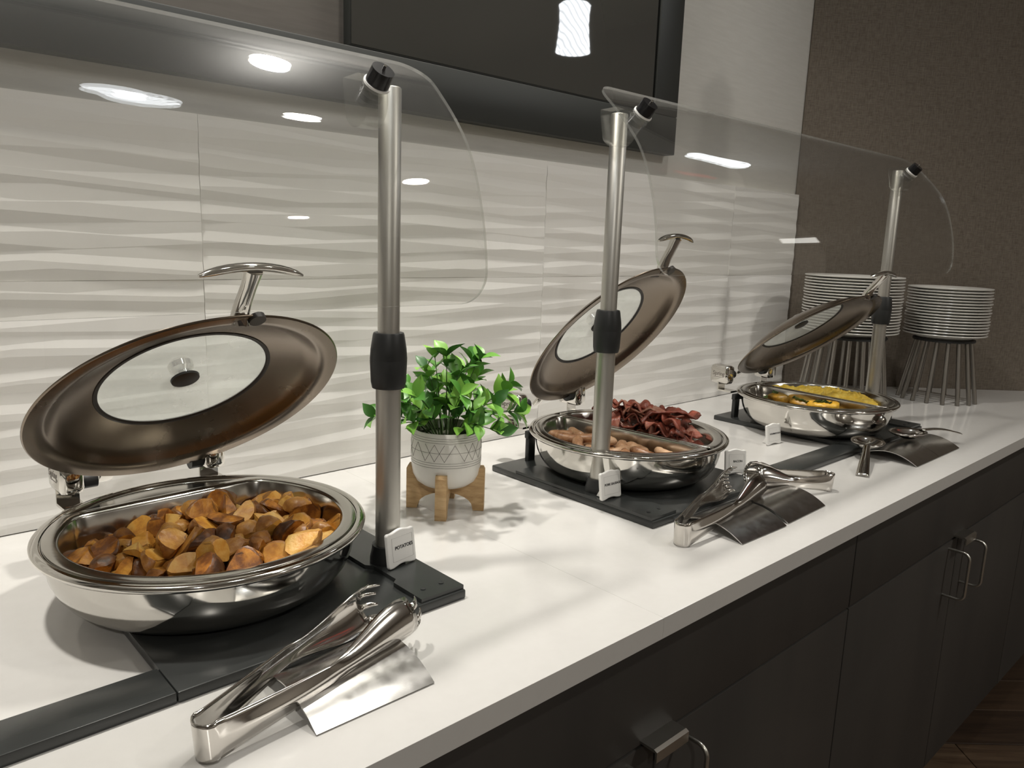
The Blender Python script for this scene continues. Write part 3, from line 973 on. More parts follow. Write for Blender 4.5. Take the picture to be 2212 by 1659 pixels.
# settled poses: (shape, x, y, z, rx, ry, rz) in the dish's frame
POT = [(0, -0.0452, -0.0841, 0.0285, -2.37, 0.04, -1.59),
       (1, 0.0009, 0.014, 0.0347, -0.06, -0.44, 2.84),
       (2, 0.0722, -0.0272, 0.0295, 1.67, 0.02, 1.21),
       (3, -0.0589, -0.032, 0.0285, 1.41, 0.04, 1.44),
       (4, -0.0061, -0.0892, 0.0363, -2.87, 0.13, -1.67),
       (5, 0.0229, 0.0165, 0.0295, -0.56, -0.56, -1.89),
       (6, 0.1019, -0.0086, 0.0303, 0.25, -1.05, 1.27),
       (7, -0.0205, -0.0614, 0.0288, -2.21, -0.42, 0.76),
       (8, 0.0572, -0.0477, 0.0306, -0.63, 0.57, -1.14),
       (9, 0.0381, -0.0036, 0.0264, 0.27, -3.02, 0.87),
       (10, -0.0165, 0.0177, 0.0278, 1.08, 0.0, -1.3),
       (11, -0.0912, -0.027, 0.0296, 0.86, -0.38, -2.11),
       (12, -0.0199, -0.1073, 0.0293, -0.4, -0.81, -2.68),
       (13, -0.0152, -0.0206, 0.0279, 0.28, -0.19, 0.05),
       (0, 0.0339, 0.0632, 0.0288, 0.45, 0.47, -2.88),
       (1, -0.0405, -0.0499, 0.0282, -1.21, 0.28, 3.05),
       (2, 0.0234, -0.0876, 0.0316, 0.45, 0.92, -1.6),
       (3, -0.0521, 0.0539, 0.0288, -2.33, 0.46, 1.55),
       (4, -0.0347, -0.0361, 0.0272, 0.38, 2.17, 0.26),
       (5, 0.0303, 0.0298, 0.032, -1.49, 0.18, 0.03),
       (6, 0.0665, -0.0749, 0.0299, 1.82, 0.77, 1.42),
       (7, 0.0288, -0.0555, 0.029, -2.15, -0.41, 1.8),
       (8, 0.0953, 0.0442, 0.0334, 1.99, -0.46, -1.56),
       (9, 0.0552, -0.093, 0.038, 1.36, 0.44, -2.56),
       (10, 0.059, 0.0632, 0.028, -0.3, -2.29, -1.17),
       (11, 0.0256, -0.1043, 0.0419, -0.9, -0.15, 1.04),
       (12, -0.0496, 0.0059, 0.0287, -0.47, -0.33, -1.45),
       (13, 0.098, 0.0078, 0.0269, 0.44, -0.35, 1.65),
       (0, 0.0116, 0.0426, 0.0291, -2.34, 0.01, 0.34),
       (1, -0.0097, -0.1126, 0.0363, 0.95, 0.16, 0.96),
       (2, -0.0517, 0.0324, 0.0392, 1.19, 2.92, -0.51),
       (3, 0.001, -0.0583, 0.0332, 1.86, -0.01, 0.89),
       (4, 0.0467, -0.0086, 0.0348, 0.89, -0.15, -3.11),
       (5, 0.0709, 0.0666, 0.0295, -0.41, -0.26, 0.25),
       (6, 0.041, -0.0283, 0.0273, -0.13, 0.2, 2.28),
       (7, -0.0879, -0.0735, 0.042, -1.78, 1.26, -1.55),
       (8, 0.0332, 0.0615, 0.0417, 0.99, -1.05, 1.91),
       (9, -0.0179, -0.0921, 0.0478, 0.32, 0.14, 0.17),
       (10, -0.0256, -0.0537, 0.0305, 2.78, -0.57, 0.58),
       (11, 0.0064, -0.0356, 0.0267, -1.86, 0.33, 0.43),
       (12, 0.01, 0.033, 0.0391, 2.05, -2.33, -0.29),
       (13, -0.0162, 0.0549, 0.0263, 0.52, -0.38, 0.28),
       (0, -0.0039, -0.0195, 0.0351, -2.62, 0.46, -0.11),
       (1, -0.0654, -0.0565, 0.0455, -0.72, 3.04, -0.81),
       (2, -0.0227, 0.0331, 0.0393, -0.91, 0.79, 1.01),
       (3, 0.0351, -0.0053, 0.0418, 1.2, 2.39, 1.0),
       (4, -0.0857, -0.0004, 0.0413, -1.99, -0.73, -1.35),
       (5, -0.0604, -0.0601, 0.0335, -0.09, -0.49, -2.3),
       (6, 0.0802, -0.0492, 0.0309, 0.96, 0.87, 0.66),
       (7, 0.0792, -0.0678, 0.0402, -2.27, 0.43, 0.34),
       (8, 0.0108, -0.1102, 0.0481, -0.64, -1.1, -0.99),
       (9, 0.014, 0.0652, 0.0413, 0.56, -0.11, -0.47),
       (10, 0.0073, -0.0258, 0.0379, -0.75, -2.34, -1.54),
       (11, -0.0826, 0.0349, 0.0295, 0.87, -0.38, 1.39),
       (12, 0.0574, 0.0108, 0.0286, -0.37, 0.16, 1.74),
       (13, 0.0211, 0.0159, 0.048, -2.94, -0.04, -1.46),
       (0, 0.0752, -0.0859, 0.0563, 0.2, -2.66, 0.28),
       (1, 0.0242, -0.0019, 0.0347, 0.71, 0.27, -1.84),
       (2, -0.0784, 0.0186, 0.0381, -0.04, -0.37, -1.61),
       (3, -0.0392, 0.0647, 0.0344, -1.91, 0.08, -1.57),
       (4, 0.0087, -0.0843, 0.034, 1.69, 0.23, -2.17),
       (5, 0.0946, -0.0502, 0.0312, 2.66, -1.11, -0.9),
       (6, -0.0848, 0.0372, 0.0365, -0.27, 0.57, 2.54),
       (7, 0.0487, -0.0521, 0.0363, 2.72, -0.39, -0.34),
       (8, -0.064, 0.0684, 0.0399, 1.01, 3.07, 0.42),
       (9, -0.0424, 0.0298, 0.0476, -2.64, -0.58, 1.23),
       (10, -0.0757, -0.0395, 0.0288, 1.4, -0.36, 1.91),
       (11, -0.0842, -0.0562, 0.0397, -0.17, -2.2, -1.53),
       (12, 0.0311, -0.0733, 0.0401, -0.92, -0.29, 1.25),
       (13, 0.0943, -0.0307, 0.0317, 1.19, -0.57, 1.52),
       (0, -0.0702, -0.0858, 0.033, 1.17, 0.05, 3.01),
       (1, 0.0261, -0.0235, 0.0407, 1.74, -2.54, -0.34),
       (2, 0.013, -0.0575, 0.0405, 0.66, 1.84, 0.07),
       (3, 0.0497, 0.0182, 0.0409, 0.72, 0.17, 0.78),
       (4, -0.1121, 0.023, 0.0342, 0.51, 0.07, -2.88),
       (5, -0.0007, 0.0434, 0.0451, 2.1, 0.57, 1.92),
       (6, -0.1017, -0.0189, 0.0324, 0.47, -2.01, 2.19),
       (7, -0.0822, -0.0084, 0.0466, -0.65, -0.53, 0.31),
       (8, 0.0106, 0.0718, 0.0519, -1.57, 0.18, 2.61),
       (9, 0.0014, -0.0715, 0.0527, -3.09, -0.01, 0.28),
       (10, -0.0114, -0.0946, 0.0545, 2.58, -0.84, 0.11),
       (11, 0.0718, -0.0495, 0.0444, -1.4, 0.4, 0.95),
       (12, 0.0935, 0.0082, 0.0368, -0.85, -0.22, -2.86),
       (13, -0.0415, -0.106, 0.0403, 0.54, -2.52, 1.0),
       (0, -0.0897, 0.063, 0.0362, 0.0, -3.01, 0.51),
       (1, 0.0633, 0.0329, 0.0322, -1.18, -0.22, -0.11),
       (2, -0.1083, -0.0095, 0.0335, 1.48, 0.04, 2.74),
       (3, -0.0008, -0.0004, 0.0369, 0.14, 0.58, 0.45),
       (4, 0.0544, -0.0706, 0.0405, -1.75, -0.25, 0.62),
       (5, 0.089, -0.0624, 0.0486, -0.93, -1.19, -2.55),
       (6, -0.0372, 0.0065, 0.0353, -2.27, 0.32, 1.29),
       (7, 0.1098, -0.0217, 0.034, 1.78, 0.68, -1.31),
       (8, 0.0425, 0.032, 0.0514, 1.73, -0.19, 1.94),
       (9, 0.1036, 0.0013, 0.0492, 1.75, 2.69, -0.27),
       (10, 0.0583, 0.0347, 0.0374, -0.52, 3.1, -0.63),
       (11, 0.0869, 0.0315, 0.0527, -1.47, -0.37, 2.7),
       (12, -0.0508, 0.0172, 0.0541, 2.61, -0.41, 1.6),
       (13, -0.0201, 0.0777, 0.0434, 1.48, 0.57, -0.95),
       (0, -0.0438, -0.0786, 0.0434, -2.21, 0.27, 0.81),
       (1, 0.0668, -0.0346, 0.0495, 1.87, -0.26, 2.52),
       (2, -0.1056, -0.0503, 0.0447, -0.98, -0.73, 0.13),
       (3, 0.0757, 0.0199, 0.0423, 3.1, -0.74, 0.0),
       (4, 0.0501, -0.0906, 0.0477, -0.84, 1.91, 1.19),
       (5, -0.0478, -0.0293, 0.0344, -2.04, -0.92, 1.15),
       (6, 0.0916, 0.0696, 0.043, -0.73, 2.92, -0.34),
       (7, -0.065, 0.0435, 0.0378, -0.47, 1.94, -0.14),
       (8, 0.0571, -0.0525, 0.0589, -0.39, 1.08, 2.53),
       (9, -0.1046, 0.0262, 0.0517, 0.11, -2.59, 0.91),
       (10, -0.034, 0.0545, 0.0419, -2.59, -0.23, 0.58),
       (11, 0.0237, 0.0396, 0.0529, -2.28, 0.07, -1.82),
       (12, 0.0354, -0.03, 0.0355, -1.54, -0.19, -2.31),
       (13, 0.0604, -0.0739, 0.0571, 1.79, 0.76, -1.83),
       (0, 0.0644, 0.0624, 0.0467, 1.2, -0.69, 2.54),
       (1, -0.0148, 0.0423, 0.0506, -0.66, -0.29, -1.43),
       (2, 0.0248, -0.0925, 0.0561, -0.82, -2.57, 0.33),
       (3, 0.1034, -0.0585, 0.0566, -0.5, -2.12, 1.37),
       (4, -0.0302, -0.0094, 0.0335, 0.64, 1.44, 2.3),
       (5, -0.0274, -0.054, 0.0457, 2.18, -0.23, 1.67),
       (6, -0.0237, 0.0123, 0.0375, -0.27, -2.14, -1.94),
       (7, 0.0674, 0.0007, 0.0446, 1.81, 0.92, -1.02),
       (8, 0.0433, -0.1023, 0.071, 2.23, -0.59, 0.07),
       (9, 0.0928, 0.0607, 0.0518, -2.03, -0.24, -0.67),
       (11, -0.064, -0.0366, 0.0457, -1.27, -0.18, -1.91),
       (12, -0.0727, -0.0877, 0.0431, -1.91, -0.74, -0.27),
       (13, -0.0849, 0.0318, 0.0516, 1.04, -0.88, -1.05),
       (0, -0.094, 0.0491, 0.0392, 0.2, 1.11, -1.97),
       (1, 0.0415, 0.0205, 0.0584, 2.16, -0.8, 0.26),
       (2, -0.0671, -0.0058, 0.0365, 0.03, -0.8, 2.98),
       (3, -0.0289, -0.066, 0.0503, -0.31, -3.1, -0.34),
       (4, 0.0362, -0.0131, 0.0468, 1.68, 1.01, -0.98),
       (6, -0.0149, -0.112, 0.0533, 2.57, -0.5, 1.29),
       (7, 0.0066, -0.0409, 0.048, 0.91, 0.06, -0.12),
       (8, 0.0167, 0.0557, 0.0616, -0.81, 0.11, 3.06),
       (9, 0.1149, 0.024, 0.0451, -1.73, -1.16, -1.03),
       (10, -0.0893, -0.0417, 0.0328, 0.33, -2.08, -2.01),
       (11, -0.0581, -0.0141, 0.0503, 0.35, 3.1, 0.54),
       (12, -0.0964, 0.0033, 0.0454, -1.43, -0.2, 0.76),
       (13, -0.0202, 0.0615, 0.0558, 0.45, 0.66, -0.9),
       (0, -0.0189, -0.1104, 0.0617, 0.9, 0.91, -1.98),
       (1, -0.0395, -0.0526, 0.0516, 1.2, -0.3, 3.14),
       (2, 0.0457, -0.0333, 0.0588, 1.54, -0.02, 1.66),
       (3, 0.0546, 0.0532, 0.0454, 0.06, -1.06, 1.76),
       (4, -0.0144, -0.0099, 0.0449, 0.77, 0.46, -0.76),
       (5, -0.0554, 0.0566, 0.0451, -1.02, -0.89, -2.73),
       (6, -0.0605, -0.0759, 0.0484, 2.61, 0.17, 1.21),
       (7, 0.0234, 0.0154, 0.0623, 0.9, 0.29, 2.24),
       (8, -0.0027, -0.0575, 0.0582, -0.35, 0.33, 3.08),
       (9, -0.04, 0.0643, 0.0511, 1.02, -0.25, -0.88),
       (10, -0.0111, -0.0289, 0.0535, -0.65, -2.1, -1.72),
       (11, 0.0388, 0.0424, 0.0647, 0.02, -0.26, 1.62),
       (12, 0.1101, 0.0346, 0.0517, -0.77, 0.96, 2.93),
       (0, -0.028, 0.0339, 0.0546, 0.75, 0.93, 0.31),
       (1, 0.0791, 0.0396, 0.0503, -0.57, 0.05, 2.19),
       (2, -0.0407, -0.0838, 0.0582, -0.96, -2.03, -1.18),
       (3, 0.0912, -0.0346, 0.0517, -1.8, 0.01, 2.01),
       (4, 0.0262, -0.0551, 0.0508, -1.26, 1.88, 0.02),
       (5, 0.0035, -0.0308, 0.0583, 0.59, -1.62, -1.86),
       (6, 0.0535, -0.0004, 0.056, -1.51, -0.75, -2.05),
       (7, 0.0989, -0.0226, 0.0402, -0.13, 3.13, -0.57),
       (8, 0.0015, 0.0135, 0.0586, -0.81, 0.6, 1.39),
       (9, 0.0746, -0.0306, 0.0586, 0.2, -3.06, -1.21),
       (10, 0.0156, -0.0734, 0.0559, -0.77, -1.93, 0.91),
       (11, -0.0289, -0.0199, 0.0618, -1.27, 2.76, 0.2),
       (12, 0.1069, 0.017, 0.0531, -0.89, -0.46, -0.97),
       (13, -0.0377, -0.0077, 0.0607, 0.56, -1.14, 1.68),
       (0, -0.0275, -0.0362, 0.0594, -1.7, 2.32, -0.16),
       (1, 0.0133, 0.0377, 0.0661, 0.72, -0.27, -2.71),
       (2, 0.0475, 0.0709, 0.0585, -1.16, -2.58, 0.07),
       (3, -0.0131, 0.0524, 0.0566, -0.89, 2.24, 0.1),
       (4, -0.0326, 0.0184, 0.0545, 1.7, 0.31, 1.41),
       (5, -0.0265, -0.0683, 0.0635, 2.44, -1.34, 0.78),
       (6, -0.0645, 0.0043, 0.0558, -3.04, 0.64, -0.06),
       (7, 0.0809, -0.0103, 0.0399, 0.21, 2.68, 0.04)]
for k, x, y, z, a, b_, c in POT:
    o = link('roast_potato', PM[k], None, in_dish(D1, R(3), (x, y, z)))
    o.rotation_euler = (Matrix.Rotation(R(3), 3, 'Z') @ Euler((a, b_, c)).to_matrix()).to_euler()
    tag(o, 'browned roast potato chunk heaped in the nearest chafing dish', 'potato', 'roast potatoes in the nearest dish')

# sausage links in the left half pan
def sausage_mesh(k):
    rg = random.Random(40+k)
    L_ = rg.uniform(.040, .050); r_ = rg.uniform(.0070, .0080); bend = rg.uniform(.003, .009)
    vs = []
    N = 18
    mb = MB()
    pts = []; rr = []
    for i in range(N+1):
        u = -1+2*i/N
        pts.append((u*L_/2, bend*(1-u*u)-bend*.5, 0))
        rr.append(r_*max(.15, math.sqrt(max(0, 1-abs(u)**5)))*(1+.06*noise.noise(Vector((i*.9, k*4.1, 0)))))
    mb.tube(pts, rr, seg=14)
    for i, v in enumerate(mb.v):
        p = Vector(v)
        mb.v[i] = tuple(p + .0007*Vector((0, noise.noise(p*210+Vector((k, 0, 0))), noise.noise(p*210+Vector((0, k, 9))))))
    return mb.mesh('sausage_link', 'sausage', 70)
SM = [sausage_mesh(k) for k in range(6)]
SZ = PANZ+.0082
rs = random.Random(12)
spots = []
for q in range(600):
    if len(spots) >= 27: break
    lay = 0 if len(spots) < 15 else 1
    x = rs.uniform(-.104, -.026); y = rs.uniform(-.088, .088)
    if math.hypot(x, y) > .100: continue
    if lay and not (y > .015 or y < -.02): continue
    if any(math.hypot(x-a[0], y-a[1]) < (.0185 if not lay else .021) for a in spots if (a[2] > SZ+.005) == bool(lay)): continue
    spots.append((x, y, SZ+lay*.0135, rs.uniform(20, 160)))
for i, (x, y, z, a) in enumerate(spots):
    o = link('sausage_link', SM[i % 6], None, in_dish(D2, R(5), (x, y, z)))
    o.rotation_euler = (0, R(rs.uniform(-9, 9)) if z > SZ+.01 else 0, R(a+5))
    tag(o, 'browned pork sausage link in the left pan of the meat dish', 'sausage', 'sausages in the meat dish')

# bacon strips, crinkled, heaped in the right half pan
def bacon_mesh(k):
    rg = random.Random(70+k)
    L_ = rg.uniform(.075, .105); w = rg.uniform(.0090, .0120)
    ph = rg.uniform(0, 6); f1 = rg.uniform(6, 10); am = rg.uniform(.003, .0055)
    N, M_ = 44, 7
    vs = []; fs = []
    for i in range(N+1):
        u = i/N
        for j in range(M_+1):
            v = -1+2*j/M_
            z = am*math.sin(u*f1*2.2+ph+.9*v) + .0028*math.sin(u*19+v*2.5+ph) - .020*(u-.5)**2*4*.45
            y = v*w*(1+.12*math.sin(u*11+ph)) + .006*math.sin(u*4+ph)
            x = (u-.5)*L_ + .002*math.sin(v*3+u*13)
            z += .0025*v*v*math.sin(u*9+ph*2) + .0022*noise.noise(Vector((x*160, y*160, k*3.0)))
            y += .0014*noise.noise(Vector((x*120, y*90, k*7.0)))
            vs.append((x, y, z))
    for i in range(N):
        for j in range(M_):
            a = i*(M_+1)+j
            fs.append((a, a+1, a+M_+2, a+M_+1))
    mb = MB(); mb.add(vs, fs)
    return mb.mesh('bacon_strip', 'bacon', 75)
BM = [bacon_mesh(k) for k in range(7)]
rb_ = random.Random(8)
for i in range(28):
    lay = min(3, i//7)
    y = -.075 + .145*((i*0.618) % 1.0)
    x = .052 + rb_.uniform(-.012, .016)
    z = PANZ + .014 + lay*.0125 + rb_.uniform(0, .004)
    z += .012*math.exp(-((y-.015)/.05)**2)*(lay/3.0)
    if lay == 3:
        y = .060-.018*(i-21)-.01; x = .050+rb_.uniform(-.006, .008)
    a = rb_.uniform(50, 125)
    if abs(y) > .05: x -= .006; a = rb_.uniform(0, 40) if y > 0 else rb_.uniform(100, 160)
    o = link('bacon_strip', BM[i % 7], None, in_dish(D2, R(5), (x, y*.82, z)))
    o.rotation_euler = (R(rb_.uniform(-22, 22)), R(rb_.uniform(-12, 12)), R(a+5))
    so = o.modifiers.new('thickness', 'SOLIDIFY'); so.thickness = .0022; so.offset = 0
    tag(o, 'crinkled red-brown bacon strip heaped in the meat dish', 'bacon', 'bacon strips in the meat dish')

# scrambled eggs: a curdy heap nobody could count
def heap(lines, ctr, R0, zlo, zfun, n=84, rings=30):
    out = soft_outline(R0, lines, n, ctr, .010)
    vs = [(ctr[0], ctr[1], zfun(ctr[0], ctr[1], 0))]; fs = []
    for i in range(1, rings+1):
        t = i/rings
        for (x, y) in out:
            px, py = ctr[0]+(x-ctr[0])*t, ctr[1]+(y-ctr[1])*t
            vs.append((px, py, max(zlo, zfun(px, py, t))))
    for k in range(n):
        fs.append((0, 1+k, 1+(k+1) % n))
    for i in range(rings-1):
        for k in range(n):
            a = 1+i*n+k; b_ = 1+i*n+(k+1) % n
            fs.append((a, a+n, b_+n, b_))
    bot = len(vs)
    vs.append((ctr[0], ctr[1], zlo-.0005))
    last = 1+(rings-1)*n
    for k in range(n):
        fs.append((last+(k+1) % n, last+k, bot))
    mb = MB(); mb.add(vs, fs)
    return mb
def curd(x, y, sc):
    p = Vector((x*sc, y*sc, 3.1))
    c_ = noise.voronoi(p)[0]
    return max(0, 1-c_[0]*1.6)
def eggz(x, y, t):
    base = PANZ + .0265 + .011*(1-t**2.5) - .03*max(0, t-.93)/.07
    return base + .0065*curd(x, y, 95)*(1-t*.4) + .004*noise.noise(Vector((x*160, y*160, 0)))+ .006*noise.noise(Vector((x*28, y*28, 5)))
e_ = heap([(-1, 0, -.010)], (.060, 0), .118, PANZ+.0006, eggz, 110, 44).obj('scrambled_eggs', 'egg', smooth=80, loc=(D3[0], D3[1], 0))
e_.rotation_euler = (0, 0, R(-4))
tag(e_, 'heap of bright yellow scrambled eggs in the right pan', 'scrambled eggs')
e_['kind'] = 'stuff'

# folded omelettes with greens in the left half pan of the same dish
def omelette_mesh(k):
    rg = random.Random(90+k)
    n, m_ = 20, 12
    vs = []; fs = []
    L_ = rg.uniform(.028, .034); wd = rg.uniform(.019, .023); hh = rg.uniform(.0095, .0125)
    for i in range(n+1):
        u = -1+2*i/n
        e = math.sqrt(max(.0005, 1-u*u*.98))
        for j in range(m_):
            a = 2*PI*j/m_
            cy, cz = math.cos(a), math.sin(a)
            y = wd*e*cy
            z = hh*(.55+.45*e)*cz*(1-.35*max(0, cy))
            nn_ = noise.noise(Vector((u*3, cy*2, cz*2+k*5)))
            vs.append((u*L_, y*(1+.08*nn_), z*(1+.15*nn_)))
    for i in range(n):
        for j in range(m_):
            j2 = (j+1) % m_
            fs.append((i*m_+j, i*m_+j2, (i+1)*m_+j2, (i+1)*m_+j))
    fs.append(tuple(reversed(range(m_)))); fs.append(tuple(range(n*m_, (n+1)*m_)))
    mb = MB(); mb.add(vs, fs)
    return mb.mesh('omelette', 'omelette', 70)
OM = [omelette_mesh(k) for k in range(4)]
OZ = PANZ+.012
for i, (x, y, z, a, tl) in enumerate([(-.085, .055, OZ, 60, 0), (-.050, .066, OZ, 15, 0), (-.092, .010, OZ, 85, 0), (-.048, .020, OZ, 100, 0), (-.088, -.036, OZ, 110, 0), (-.048, -.028, OZ, 70, 0), (-.050, -.075, OZ, 140, 0),
                                      (-.070, .036, OZ+.017, 50, 12), (-.066, -.012, OZ+.017, 95, -10), (-.064, -.052, OZ+.017, 115, 8)]):
    o = link('omelette', OM[i % 4], None, in_dish(D3, R(-4), (x, y, z)))
    o.rotation_euler = (R(tl), R(tl*.6), R(a-4))
    tag(o, 'folded yellow omelette in the left pan of the egg dish', 'omelette', 'omelettes in the egg dish')
    # wilted greens showing at the fold
    for q in range(3):
        g_ = MB()
        pts = []
        for k in range(6):
            u = -1+2*k/5
            pts.append((u*.011+.006*(q-1), .010+.0025*math.sin(k*2+q), .0085+.0022*math.sin(k*1.7+i)))
        g_.tube(pts, [.001, .0032, .0038, .0036, .003, .001], seg=6, flat=.45)
        g_.obj('greens', 'greens', o, smooth=60)


# ------------------------------------------------------------------ utensil rests

def rest(x0, x1, label, y0=-.5545, y1=-.4575, rz=0.0):
    xm = (x0+x1)/2; ym = (y0+y1)/2
    n = 20
    vs = []; fs = []
    hh = .0155
    for k in range(n+1):
        u = -1+2*k/n
        y = u*(y1-y0)/2
        z = hh*(1-u*u)**1.0 + .0004
        sl = -2*hh*u/((y1-y0)/2)
        nn = Vector((0, -sl, 1)).normalized()
        for x in (x0-xm, x1-xm):
            vs.append((x, y, z)); vs.append((x, y+nn.y*.0012, z+nn.z*.0012))
    for k in range(n):
        a = 4*k; b_ = a+4
        fs += [(a, b_, b_+2, a+2), (a+1, a+3, b_+3, b_+1), (a, a+1, b_+1, b_), (a+2, b_+2, b_+3, a+3)]
    fs += [(0, 2, 3, 1), (4*n, 4*n+1, 4*n+3, 4*n+2)]
    mb = MB(); mb.add(vs, fs)
    o = mb.obj('utensil_rest', 'rest_steel', smooth=30, loc=(xm, ym, 0))
    o.rotation_euler = (0, 0, rz)
    return tag(o, label, 'utensil rest', 'arched steel utensil rests')
rest(.238, .342, 'arched steel utensil rest in front of the potato dish')
rest(.804, .907, 'arched steel utensil rest before the meat dish, nearer the camera', rz=R(-1.2))
rest(.914, 1.024, 'arched steel utensil rest before the meat dish, farther from the camera', -.5515, -.4575, R(1.6))
rest(1.347, 1.4485, 'arched steel utensil rest before the egg dish, left half of the pair')
rest(1.4495, 1.551, 'arched steel utensil rest before the egg dish, right half of the pair')

# ------------------------------------------------------------------ tongs

def tongs(label, loc, rz, Ln=.19, spread=.058, wb_=.030, tilt=0.0, roll=0.0, teeth='fork', z=0.0):
    """one bent strip: U bend at the origin, two arms along +x, claw ends"""
    vs = []; fs = []
    def arm(s):
        rows = []
        N = 30
        for k in range(N+1):
            u = k/N
            x = .010 + u*Ln*.96
            yc = s*(.0105 + (spread/2-.0105)*(u**1.1) + .004*math.sin(PI*u))
            # half height of the strip and cupping toward the other arm
            if u < .55:
                hh = wb_/2*(1-.46*(u/.55)**.8)
            else:
                v = (u-.55)/.45
                hh = wb_/2*(.54 + .86*math.sin(min(1, v*1.15)*PI/2)**1.6 - .12*max(0, v-.85)/.15)
            cup = .0015 + (.012*math.sin(max(0, (u-.5)/.5)*PI*.6) if u > .5 else 0)
            rib = .0022*math.sin(min(1, u/.55)*PI) if u < .55 else 0
            row = []
            M_ = 8
            for j in range(M_+1):
                w = -1+2*j/M_
                y = yc - s*cup*(w*w) + s*rib*math.exp(-(w/.35)**2)
                row.append((x, y, wb_/2 + w*hh))
            rows.append(row)
        return rows
    rowsA = arm(1); rowsB = arm(-1)
    bend = []
    NB = 10
    yb = rowsA[0][4][1]
    for k in range(1, NB):
        a = PI/2 + PI*k/NB
        row = []
        for j in range(9):
            w = -1+2*j/8
            row.append((.010+yb*1.0*math.cos(a), yb*math.sin(a), wb_/2+w*wb_/2))
        bend.append(row)
    seq = list(reversed(rowsA)) + bend + rowsB
    for r_ in seq:
        vs += r_
    for i in range(len(seq)-1):
        for j in range(8):
            a = i*9+j
            fs.append((a, a+1, a+10, a+9))
    mb = MB(); mb.add(vs, fs)
    # tines
    for rows, s in ((rowsA, 1), (rowsB, -1)):
        e = rows[-1]; p_ = rows[-2]
        for j0 in (0, 2, 4, 6) if teeth == 'fork' else (0, 1, 2, 3, 4, 5, 6, 7):
            a = Vector(e[j0]); b_ = Vector(e[j0+1]); mid = (a+b_)/2
            c1 = a*.8+b_*.2; c2 = a*.2+b_*.8
            q = []
            ln = .0135 if teeth == 'fork' else .005
            for k in range(5):
                u = k/4
                off = Vector((ln*u, -s*.0075*u*u, 0))
                ww = 1-.55*u*u
                q.append((mid+(a-mid)*ww+off, mid+(b_-mid)*ww+off))
            base = len(mb.v)
            mb.add([p for pr in q for p in pr], [(2*k, 2*k+1, 2*k+3, 2*k+2) for k in range(4)])
    o = mb.obj('serving_tongs', 'tong_steel', smooth=60, loc=(loc[0], loc[1], z), fix=True)
    so = o.modifiers.new('thickness', 'SOLIDIFY'); so.thickness = .0012; so.offset = 0
    o.rotation_euler = (roll, -tilt, rz)
    return tag(o, label, 'tongs', 'steel serving tongs')
tongs('polished serving tongs with forked claws in front of the potato dish', (.1655, -.530), R(16), spread=.066, tilt=R(4.5))
tongs('polished serving tongs pointing away from the camera, before the meat dish', (.738, -.509), R(10.5), Ln=.205, spread=.064, tilt=R(4.5), teeth='saw')
tongs('shorter serving tongs lying the opposite way before the meat dish', (1.104, -.5200), R(147), Ln=.122, spread=.052, wb_=.027, tilt=R(5), teeth='saw')

# spoons

def spoon(label, p_end, p_bowl, zb, ze=.002, Lb=.075, Wb=.056, dep=.013):
    a = Vector((p_end[0], p_end[1], 0)); b_ = Vector((p_bowl[0], p_bowl[1], 0))
    d = (b_-a); Lh = d.length; ang_ = math.atan2(d.y, d.x)
    vs = []; fs = []
    NU, NV = 18, 12
    mb = MB()
    # bowl: shallow cup with a rolled rim
    rings = 8
    for i in range(rings+1):
        r_ = i/rings
        for k in range(28):
            an = 2*PI*k/28
            x = Lh + r_*Lb/2*math.cos(an); y = r_*Wb/2*math.sin(an)
            vs.append((x, y, zb - dep*(1-r_**2.2)))
    for i in range(rings):
        for k in range(28):
            k2 = (k+1) % 28
            fs.append((i*28+k, i*28+k2, (i+1)*28+k2, (i+1)*28+k))
    mb.add(vs, fs)
    # handle
    rows = []
    N = 18
    x1 = Lh-Lb/2+.004
    for k in range(N+1):
        u = k/N
        x = x1*u
        w = .0048*(1-u)**1.1 + .0050
        z = ze + (zb-ze)*(u**1.4) + .006*math.sin(u*PI)
        for j in range(5):
            v = -1+2*j/4
            rows.append((x, v*w, z + .0016*(1-v*v)))
    fs = []
    for k in range(N):
        for j in range(4):
            a_ = k*5+j
            fs.append((a_, a_+5, a_+6, a_+1))
    mb.add(rows, fs)
    o = mb.obj('serving_spoon', 'satin_steel' if False else 'tong_steel', smooth=60, loc=(a.x, a.y, 0))
    so = o.modifiers.new('thickness', 'SOLIDIFY'); so.thickness = .0014; so.offset = 0
    o.rotation_euler = (0, 0, ang_)
    return tag(o, label, 'spoon', 'steel serving spoons')
spoon('steel serving spoon before the egg dish, its handle pointing to the camera', (1.213, -.521), (1.338, -.474), .030)
spoon('steel serving spoon on the rests with its handle pointing away right', (1.592, -.537), (1.468, -.4915), .032, ze=.020)

# ------------------------------------------------------------------ name cards

